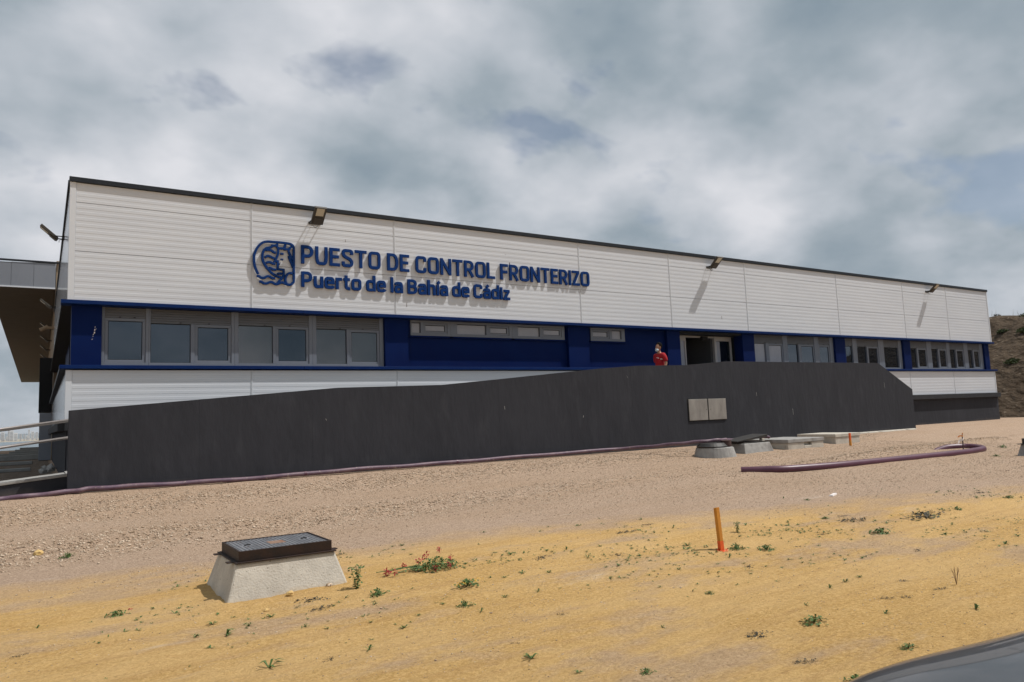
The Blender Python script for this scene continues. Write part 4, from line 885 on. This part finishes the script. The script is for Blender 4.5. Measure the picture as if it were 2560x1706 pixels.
GEN = [(3.74,8.42,'sprig',.1),(3.03,5.31,'sprig',.08),(1.63,6.31,'sprig',.1),(1.23,6.07,'sprig',.14),(1.2,6.43,'sprig',.1),(3.49,4.81,'low',.08),(3.41,5.56,'sprig',.08),(3.74,5.53,'sprig',.08),(1.7,5.04,'low',.1),(1.31,5.14,'sprig',.16),(1.96,5.02,'sprig',.09),(2.77,4.44,'low',.07),(4.79,4.49,'leaf',.07),(6.59,5.97,'sprig',.1),(6.15,7.07,'low',.2),(6.72,7.3,'low',.13),(6.79,6.92,'sprig',.1),(6.2,6.1,'sprig',.13),(6.02,5.35,'sprig',.1),(6.43,5.17,'low',.08),(5.83,4.94,'low',.13),(6.96,5.23,'low',.1),(8.71,6.07,'leaf',.1),(9.04,6.02,'low',.13),(7.69,4.31,'low',.12),(10.44,5.26,'leaf',.12),(6.25,3.67,'low',.1),(5.79,3.36,'low',.09),(5.64,3.44,'low',.09),(12.13,5.74,'low',.15),(11.96,5.28,'leaf',.12),(6.2,3.32,'low',.1),(8.48,3.83,'sprig',.1),(5.59,3.91,'sprig',.08),(5.88,3.96,'sprig',.09),(6.15,3.99,'sprig',.08),(4.53,6.59,'low',.17),(5.25,6.2,'low',.15),(4.91,6.29,'sprig',.1),(5.02,6.82,'sprig',.08),(5.42,7.91,'sprig',.08),(5.3,6.55,'sprig',.08),(4.28,6.67,'sprig',.08),(3.77,6.13,'sprig',.07),(3.84,4.09,'sprig',.06),(3.12,3.48,'leaf',.08),(2.45,6.14,'sprig',.07),(3.57,7.8,'sprig',.07),(3.95,7.86,'sprig',.08),(1.03,6.19,'sprig',.08),(0.02,7.38,'sprig',.07),(-0.08,6.51,'low',.08),(2.81,3.74,'sprig',.07),(5.83,2.88,'sprig',.1),(5.0,3.72,'sprig',.07),(4.2,6.01,'sprig',.08),(8.11,6.2,'sprig',.08),(7.79,5.48,'low',.12),(9.82,7.12,'leaf',.08),(9.76,7.51,'sprig',.08),(9.06,3.95,'sprig',.1),(4.34,2.54,'low',.08),(4.66,2.73,'leaf',.09),(3.98,2.99,'low',.11),(5.27,3.24,'sprig',.08),(3.61,8.44,'sprig',.07),(1.77,5.88,'sprig',.07),(1.42,6.18,'sprig',.08),(4.51,5.46,'sprig',.08),(5.23,5.29,'sprig',.07)]
def put_weed(i, x, y, k, s, lab, grp):
    o = bpy.data.objects.new('weed', LIB[k][i % 4]); COL.objects.link(o); sc_ = s*{'sprig': 1.0, 'leaf': .95, 'low': .9, 'tall': .8, 'dry': .65}[k]
    o.location = (x, y, float(gh(x, y))-.004); o.rotation_euler.z = random.uniform(-.5, .5)+(math.pi*(i % 2)); o.scale = (sc_, sc_, sc_*(.8 if k == 'low' else 1)); props(o, lab, 'weed', grp)
for i, (x, y, k, s, lab) in enumerate(WL): put_weed(i, x, y, k, s*(1.3 if k == 'low' else 1.15), lab, 'larger weeds')
ORD = ['first', 'second', 'third', 'fourth', 'fifth', 'sixth', 'seventh', 'eighth', 'ninth', 'tenth', 'eleventh', 'twelfth', 'thirteenth', 'fourteenth', 'fifteenth', 'sixteenth', 'seventeenth', 'eighteenth', 'nineteenth', 'twentieth']
def place(x, y):
    if x < 2.0: return 'near the manhole box'
    if y > 8.8-.29*max(x-2, 0): return 'on the beige strip'
    if x < 4.3: return 'below the crimson flowers'
    if x < 7.3: return 'around the orange stake' if y > 4.6 else 'by the car'
    return 'on the sand, far right'
buckets = {}
for w_ in GEN: buckets.setdefault((w_[2], place(w_[0], w_[1])), []).append(w_)
GL = {'sprig': 'small tuft of blades', 'low': 'small flat dark weed', 'leaf': 'small round leafy weed'}
i = 0
for (k, pl), ws in buckets.items():
    for j, (x, y, _, s) in enumerate(sorted(ws, key=lambda q: q[0]/q[1])):
        put_weed(i, x, y, k, s, GL[k]+' '+pl+(', '+ORD[j]+' from the left' if len(ws) > 1 else ''), 'small weeds on the open ground'); i += 1
# scattered seedlings nobody would count
mb = MB(); rr = random.Random(11); c_ = 0
while c_ < 950:
    x = rr.uniform(.2, 13); y = rr.uniform(2.6, 8.6)
    e_ = 8.2-.28*max(x-2, 0)
    if rr.random() > math.exp(-((y-e_+.9)/1.2)**2)*(.3+.7*min(1, x/4))*max(0, min(1, .35+3.2*float(fbm(np.array([x*.9]), np.array([y*1.3]), 3)[0]))): continue
    if 1.3 < x < 2.6 and 6.8 < y < 8: continue
    z = float(gh(x, y)); c_ += 1; s = rr.uniform(.012, .034)*(1+.6*(rr.random() < .15))
    for k in range(rr.randint(3, 6)): a = rr.uniform(0, 6.28); blade(mb, (x, y, z), (math.cos(a), math.sin(a), 0), s, s*.12+.001, s*rr.uniform(.1, .5))
props(mb.build('seedlings', leaf_g), 'tiny green seedlings sprinkled over the sand', kind='stuff')
# the crimson flowering plant
FP = thing('flowering_plant', (3.40, 6.95, .09), 'sprawling green plant with crimson flower heads on the sand', 'plant')
mb = MB(); rr = random.Random(5)
for k in range(520):
    a = rr.uniform(0, 6.28); q = rr.uniform(0, 1)**.6; x = 3.46+q*math.cos(a)*.24; y = 6.96+q*math.sin(a)*.20; leaf(mb, (x, y, float(gh(x, y))+rr.uniform(.005, .12)*(1-q*.6)), rr, .032)
for st in range(7):
    a0 = Vector((3.38, 6.98, .12)); e_ = Vector((3.38-rr.uniform(.15, .52), 6.98+rr.uniform(-.1, .14), .12))
    mb.tube([a0, a0.lerp(e_, .5)+Vector((0, 0, .02)), e_], .004, 4)
    for k in range(10): p = a0.lerp(e_, rr.uniform(.2, 1)); leaf(mb, (p.x, p.y+rr.uniform(-.02, .02), p.z+rr.uniform(0, .02)), rr, .026)
mb.build('foliage', leaf_g, FP)
for (dx, dy, dz) in ((-.50, .03, .05), (-.44, -.03, .05), (-.47, .06, .03), (-.13, .06, .10), (-.05, .1, .12), (.13, .12, .17), (.1, -.17, .06), (.22, .02, .09), (-.05, -.16, .05), (.02, .16, .14), (-.28, .1, .07)):
    m = MB()
    for k in range(26):
        v = Vector((rr.gauss(0, 1), rr.gauss(0, 1), rr.gauss(0, 1.3))).normalized()*.021; leaf(m, Vector((3.42+dx, 6.95+dy, .09+dz))+v, rr, .024)
    m.build('flower_head', flower_r, FP)
m = MB()
for k in range(14):
    x = 3.36+rr.uniform(-.16, .16); y = 6.12+rr.uniform(-.06, .06); z = float(gh(x, y))+rr.uniform(.03, .06)
    for q in range(4): leaf(m, (x, y, z), rr, .014)
yo = m.build('yellow_flowers', flower_y, origin=(3.36, 6.12, .08)); props(yo, 'tiny yellow flowers over the weed below the crimson plant', kind='stuff')
m = MB(); 
for q in range(16): leaf(m, (.69+rr.uniform(-.012, .012), 7.30, float(gh(.69, 7.3))+.03+rr.uniform(0, .015)), rr, .016)
props(m.build('flower_bud', flower_r, origin=(.69, 7.30, .08)), 'single crimson flower bud beside the lower left weed', 'flower')

# ------------------------------------------------------------------ person on the landing
PX, PY, PZ = 15.98, 16.4, 2.0
PE = thing('person', (PX, PY, PZ), 'person in a red T-shirt with a mask under the chin, walking left behind the wall', 'person')
def skin_body(name, joints, edges, mat, parent, sub=2, root=0):
    me = bpy.data.meshes.new(name); me.from_pydata([Vector(j[0]) for j in joints], edges, []); o = bpy.data.objects.new(name, me); COL.objects.link(o); o.parent = parent
    me.materials.append(mat); sk_ = o.modifiers.new('skin', 'SKIN'); sk_.use_smooth_shade = True
    for i, j in enumerate(joints):
        r = j[1]; me.skin_vertices[0].data[i].radius = (r, r) if not isinstance(r, tuple) else r
    me.skin_vertices[0].data[root].use_root = True
    sb = o.modifiers.new('sub', 'SUBSURF'); sb.levels = sub; sb.render_levels = sub; return o
PE.scale = (.965, .965, .965)
# facing -x, slightly towards the camera; local coordinates, feet at z = 0
body = [((0, 0, .95), (.12, .10)), ((-.01, 0, 1.12), (.10, .09)), ((-.0, 0, 1.28), (.10, .09)), ((.0, 0, 1.39), (.07, .07)), ((-.015, 0, 1.49), .055), ((-.03, 0, 1.57), .06),
        ((.0, -.17, 1.37), .05), ((.04, -.23, 1.14), .05), ((-.06, -.24, .92), .038), ((.0, .17, 1.37), .05), ((.08, .22, 1.14), .05), ((.02, .24, .90), .038),
        ((.0, -.09, .86), .10), ((-.14, -.10, .48), .068), ((-.10, -.10, .09), .042), ((.0, .09, .86), .10), ((.08, .10, .48), .068), ((.26, .10, .12), .042), ((-.25, -.10, .05), .04), ((.16, .10, .04), .04)]
edges = [(0, 1), (1, 2), (2, 3), (3, 4), (4, 5), (3, 6), (6, 7), (7, 8), (3, 9), (9, 10), (10, 11), (0, 12), (12, 13), (13, 14), (0, 15), (15, 16), (16, 17), (14, 18), (17, 19)]
skin_body('body', body, edges, skin, PE)
shirt = [((0, 0, .92), (.175, .145)), ((-.01, 0, 1.12), (.165, .145)), ((-.02, 0, 1.30), (.17, .15)), ((.0, 0, 1.415), (.135, .125)), ((-.005, 0, 1.465), (.085, .085)), ((.0, -.18, 1.39), .09), ((.02, -.225, 1.25), .082), ((.035, -.235, 1.16), .08), ((.0, .18, 1.39), .09), ((.04, .225, 1.25), .082), ((.07, .23, 1.16), .08)]
skin_body('shirt', shirt, [(0, 1), (1, 2), (2, 3), (3, 4), (3, 5), (5, 6), (6, 7), (3, 8), (8, 9), (9, 10)], red_cloth, PE)
skin_body('trousers', [((0, 0, .92), (.165, .14)), ((0, -.09, .84), .11), ((-.14, -.10, .48), .085), ((-.10, -.10, .12), .07), ((0, .09, .84), .11), ((.08, .10, .48), .085), ((.25, .10, .14), .07)], [(0, 1), (1, 2), (2, 3), (0, 4), (4, 5), (5, 6)], jeans, PE)
def ell(name, c, r, mat, parent, sub=3, fn=None):
    bm = bmesh.new(); bmesh.ops.create_icosphere(bm, subdivisions=sub, radius=1)
    for v in bm.verts:
        v.co = Vector((v.co.x*r[0], v.co.y*r[1], v.co.z*r[2]))
        if fn: v.co = fn(v.co)
        v.co += Vector(c)
    me = bpy.data.meshes.new(name); bm.to_mesh(me); bm.free(); me.materials.append(mat); me.polygons.foreach_set('use_smooth', [True]*len(me.polygons))
    o = bpy.data.objects.new(name, me); COL.objects.link(o); o.parent = parent; return o
def headf(v):
    if v.z < 0: v.y *= 1-.35*abs(v.z)/.12; v.x = v.x*(1-.12*abs(v.z)/.12)-.012*abs(v.z)/.12
    return v
hd = ell('head', (-.045, -.01, 1.635), (.098, .076, .118), skin, PE, 4, headf)
MB().add([(-.138, -.012, 1.655), (-.172, -.018, 1.615), (-.138, -.036, 1.612), (-.138, .012, 1.612), (-.14, -.012, 1.60)], [(0, 1, 2), (0, 3, 1), (1, 4, 2), (1, 3, 4)]).v
nz_ = MB().add([(x+PX, y+PY, z+PZ) for x, y, z in [(-.135, -.012, 1.655), (-.168, -.018, 1.615), (-.133, -.036, 1.61), (-.133, .010, 1.61), (-.137, -.012, 1.60)]], [(0, 1, 2), (0, 3, 1), (1, 4, 2), (1, 3, 4)]).build('nose', skin, PE)
for s in (-1, 1):
    ell('ear', (-.03, -.01+s*.078, 1.63), (.018, .008, .03), skin, PE, 2); ell('eye', (-.132, -.012+s*.032, 1.652), (.008, .012, .007), black_rub, PE, 2)
def hairf(v):
    n_ = math.sin(v.x*160)*math.sin(v.y*140+1)*math.sin(v.z*150); v = v*(1+.06*n_)
    if v.z < 0 and v.x < .02: v.z *= .18
    if v.x < -.05 and v.z < .06: v.x = -.05
    return v
ell('hair', (-.012, -.008, 1.69), (.118, .098, .115), hair_m, PE, 4, hairf)
ell('face_mask', (-.115, -.02, 1.55), (.055, .06, .05), mask_m, PE, 3)
MB().tube([(PX-.145, PY-.03, PZ+1.585), (PX-.205, PY-.045, PZ+1.59)], .006, 6).build('cigarette', tape_w, PE)
for k, (a, b_) in enumerate(((1.30, .045), (1.275, .035))): MB().box(PX-.175+.03*k, PX-.172+.03*k, PY-.13+.01*k, PY-.13+b_*2.2, PZ+a, PZ+a+.014).build('chest_print', tape_w, PE)
# the print sits on the camera side of the chest
m = MB(); 
for k in range(2):
    for i in range(5): m.box(PX-.125+i*.036, PX-.098+i*.036, PY-.160+.0, PY-.154, PZ+1.262-k*.026, PZ+1.278-k*.026)
m.build('chest_print', tape_w, PE)
for s, (hx_, hy_, hz2) in ((-1, (-.06, -.24, .92)), (1, (.02, .24, .90))):
    js = [((hx_, hy_, hz2), (.022, .036)), ((hx_-.012, hy_, hz2-.06), (.018, .042)), ((hx_-.02, hy_, hz2-.095), (.014, .038))]; es = [(0, 1), (1, 2)]
    for f_ in range(4):
        b0 = len(js); yy = hy_-.027+.018*f_ if s < 0 else hy_-.027+.018*f_; ln = (.065, .08, .075, .055)[f_]
        js += [((hx_-.022, yy, hz2-.10), .0085), ((hx_-.03, yy, hz2-.10-ln*.5), .008), ((hx_-.018, yy, hz2-.10-ln), .0065)]; es += [(2, b0), (b0, b0+1), (b0+1, b0+2)]
    b0 = len(js); js += [((hx_-.035, hy_-.02*s, hz2-.06), .010), ((hx_-.05, hy_-.02*s, hz2-.10), .008)]; es += [(1, b0), (b0, b0+1)]
    skin_body('hand', js, es, skin, PE, 1)
for c in ((-.20, -.10, .045), (.20, .10, .05)): ell('shoe', c, (.14, .05, .05), shoe_m, PE, 3)

# ------------------------------------------------------------------ parked car at the lower right corner
def build_car():
    ox, oy, oz = 1.43, .30, -.065      # nose, centre line, ground; the car points to -x
    T = thing('parked_car', (ox+2.1, oy, oz), 'dark grey car whose bonnet shows at the lower right corner', 'car')
    # stations: x, half width at sill / shoulder, z bottom, z shoulder, z centre top
    ST = [(0, .50, .30, .52, .60), (.06, .66, .24, .62, .70), (.20, .78, .20, .70, .80), (.45, .86, .20, .80, .88), (.80, .89, .22, .82, .91), (1.15, .90, .22, .83, .925), (1.50, .90, .22, .86, .95), (2.0, .90, .20, .90, 1.0), (2.8, .90, .20, .92, 1.0), (3.4, .89, .22, .93, 1.0), (3.9, .86, .25, .93, .99), (4.2, .78, .30, .90, .95), (4.3, .66, .36, .75, .80)]
    rows = []; 
    for x, hw, zb, zs, zt in ST:
        pr_ = [(-hw*.92, zb), (-hw, zb+.12), (-hw*1.01, (zb+zs)/2), (-hw*.99, zs-.06), (-hw*.93, zs), (-hw*.72, zs+(zt-zs)*.55), (-hw*.35, zs+(zt-zs)*.92), (0, zt)]
        pr_ = pr_+[(-a, b) for a, b in pr_[-2::-1]]; rows.append([(ox+x, oy+a, oz+b) for a, b in pr_])
    n = len(rows[0]); vs = [p for r in rows for p in r]; fs = [(i*n+k, i*n+k+1, (i+1)*n+k+1, (i+1)*n+k) for i in range(len(rows)-1) for k in range(n-1)]
    fs += [(i*n, (i+1)*n, (i+1)*n+n-1, i*n+n-1) for i in range(len(rows)-1)]; fs += [tuple(range(n-1, -1, -1)), tuple((len(rows)-1)*n+k for k in range(n))]
    b = MB().add(vs, fs).build('body', car_paint, T, smooth=True); s = b.modifiers.new('s', 'SUBSURF'); s.levels = 2; s.render_levels = 2
    def cab(name, x0, x1, x2, x3, w0, w1, z0, z1, mat, off=0):
        return MB().hexa([(ox+x0, oy-w0, oz+z0), (ox+x3, oy-w0, oz+z0), (ox+x3, oy+w0, oz+z0), (ox+x0, oy+w0, oz+z0)], [(ox+x1, oy-w1, oz+z1), (ox+x2, oy-w1, oz+z1), (ox+x2, oy+w1, oz+z1), (ox+x1, oy+w1, oz+z1)]).build(name, mat, T, bevel=.05, seg=4)
    cab('glasshouse', 1.55, 2.02, 3.3, 4.0, .80, .60, .93, 1.40, car_glass); cab('roof', 1.98, 2.10, 3.22, 3.36, .64, .58, 1.38, 1.45, car_paint)
    for s_ in (-1, 1):
        MB().hexa([(ox+1.45, oy+s_*.80-.02, oz+.95), (ox+1.52, oy+s_*.80-.02, oz+.95), (ox+1.52, oy+s_*.80+.02, oz+.95), (ox+1.45, oy+s_*.80+.02, oz+.95)], [(ox+2.0, oy+s_*.61-.02, oz+1.4), (ox+2.08, oy+s_*.61-.02, oz+1.4), (ox+2.08, oy+s_*.61+.02, oz+1.4), (ox+2.0, oy+s_*.61+.02, oz+1.4)]).build('windscreen_pillar', car_paint, T)
        m_ = ell('wing_mirror', (1.95-2.1, s_*.97, .98), (.06, .09, .06), car_paint, T, 3)
        ell('headlight', (.17-2.1, s_*.58, .62), (.16, .16, .07), lamp_glass, T, 3)
        for x in (.85, 3.45):
            wv = [(ox+x, oy+s_*.78-.1, oz+.33), (ox+x, oy+s_*.78+.1, oz+.33)]
            wh = thing('wheel', (ox+x, oy+s_*.78, oz+.33), None, None); wh.parent = T; wh.location = Vector((ox+x, oy+s_*.78, oz+.33))-T.location
            MB().tube(wv, .32, 28).build('tyre', black_rub, wh, bevel=.02); MB().tube([(ox+x, oy+s_*.78-.105, oz+.33), (ox+x, oy+s_*.78+.105, oz+.33)], .2, 20).build('rim', chrome, wh)
    MB().box(ox-.01, ox+.03, oy-.4, oy+.4, oz+.34, oz+.46).build('grille', black_rub, T)
    T.rotation_euler.z = -math.radians(16)
    return T
build_car()

# ------------------------------------------------------------------ the town across the bay
rr = random.Random(21); k = 0; x = -104
names = ['pale tower block in the far skyline across the bay']
while x < 4:
    wd_ = rr.uniform(3.5, 9); hh = rr.choice([16, 20, 22, 26, 24, 30, 34])*rr.uniform(.9, 1.1); y = 2600+rr.uniform(-40, 60)
    t = MB().box(x, x+wd_, y, y+14, -8, hh-8); o = t.build('tower_block', city_m, origin=(x+wd_/2, y, -8)); props(o, ORD[k]+' pale tower block from the left in the far skyline across the bay', 'building', 'far white tower blocks')
    m = MB()
    for r in range(int(hh/4)): m.box(x+wd_*.12, x+wd_*.88, y-.25, y-.02, -6+r*4, -4.4+r*4)
    m.build('window_bands', city_w, o); x += wd_+rr.uniform(-.5, 5); k += 1
mx_ = np.linspace(-3000, 2500, 90); mz = np.array([24+34*fbm(np.array([q*.0011]), np.array([2.3]), 4)[0]+10*math.exp(-((q+250)/500)**2) for q in mx_])
m = MB(); vs = []
for q, zz in zip(mx_, mz): vs += [(q, 6800, -12), (q, 7200, max(zz, 6)), (q, 9000, -12)]
far_m = material('far_ridge', (.09, .12, .13), .95)
props(m.add(vs, [(3*i, 3*i+3, 3*i+4, 3*i+1) for i in range(89)]+[(3*i+1, 3*i+4, 3*i+5, 3*i+2) for i in range(89)]).build('hills', far_m), kind='structure')

# thin sea haze that pales the far shore
hz = MB().box(-7600, 7600, -700, 11000, -14, 130).build('haze', stone_m)
hm = bpy.data.materials.new('haze_air'); hm.use_nodes = True; ht = hm.node_tree; ht.nodes.clear()
ho = ht.nodes.new('ShaderNodeOutputMaterial'); hv = ht.nodes.new('ShaderNodeVolumePrincipled'); hv.inputs['Color'].default_value = (.86, .91, .97, 1); hv.inputs['Density'].default_value = .00008
ht.links.new(hv.outputs[0], ho.inputs['Volume']); hz.data.materials.clear(); hz.data.materials.append(hm); props(hz, kind='stuff')
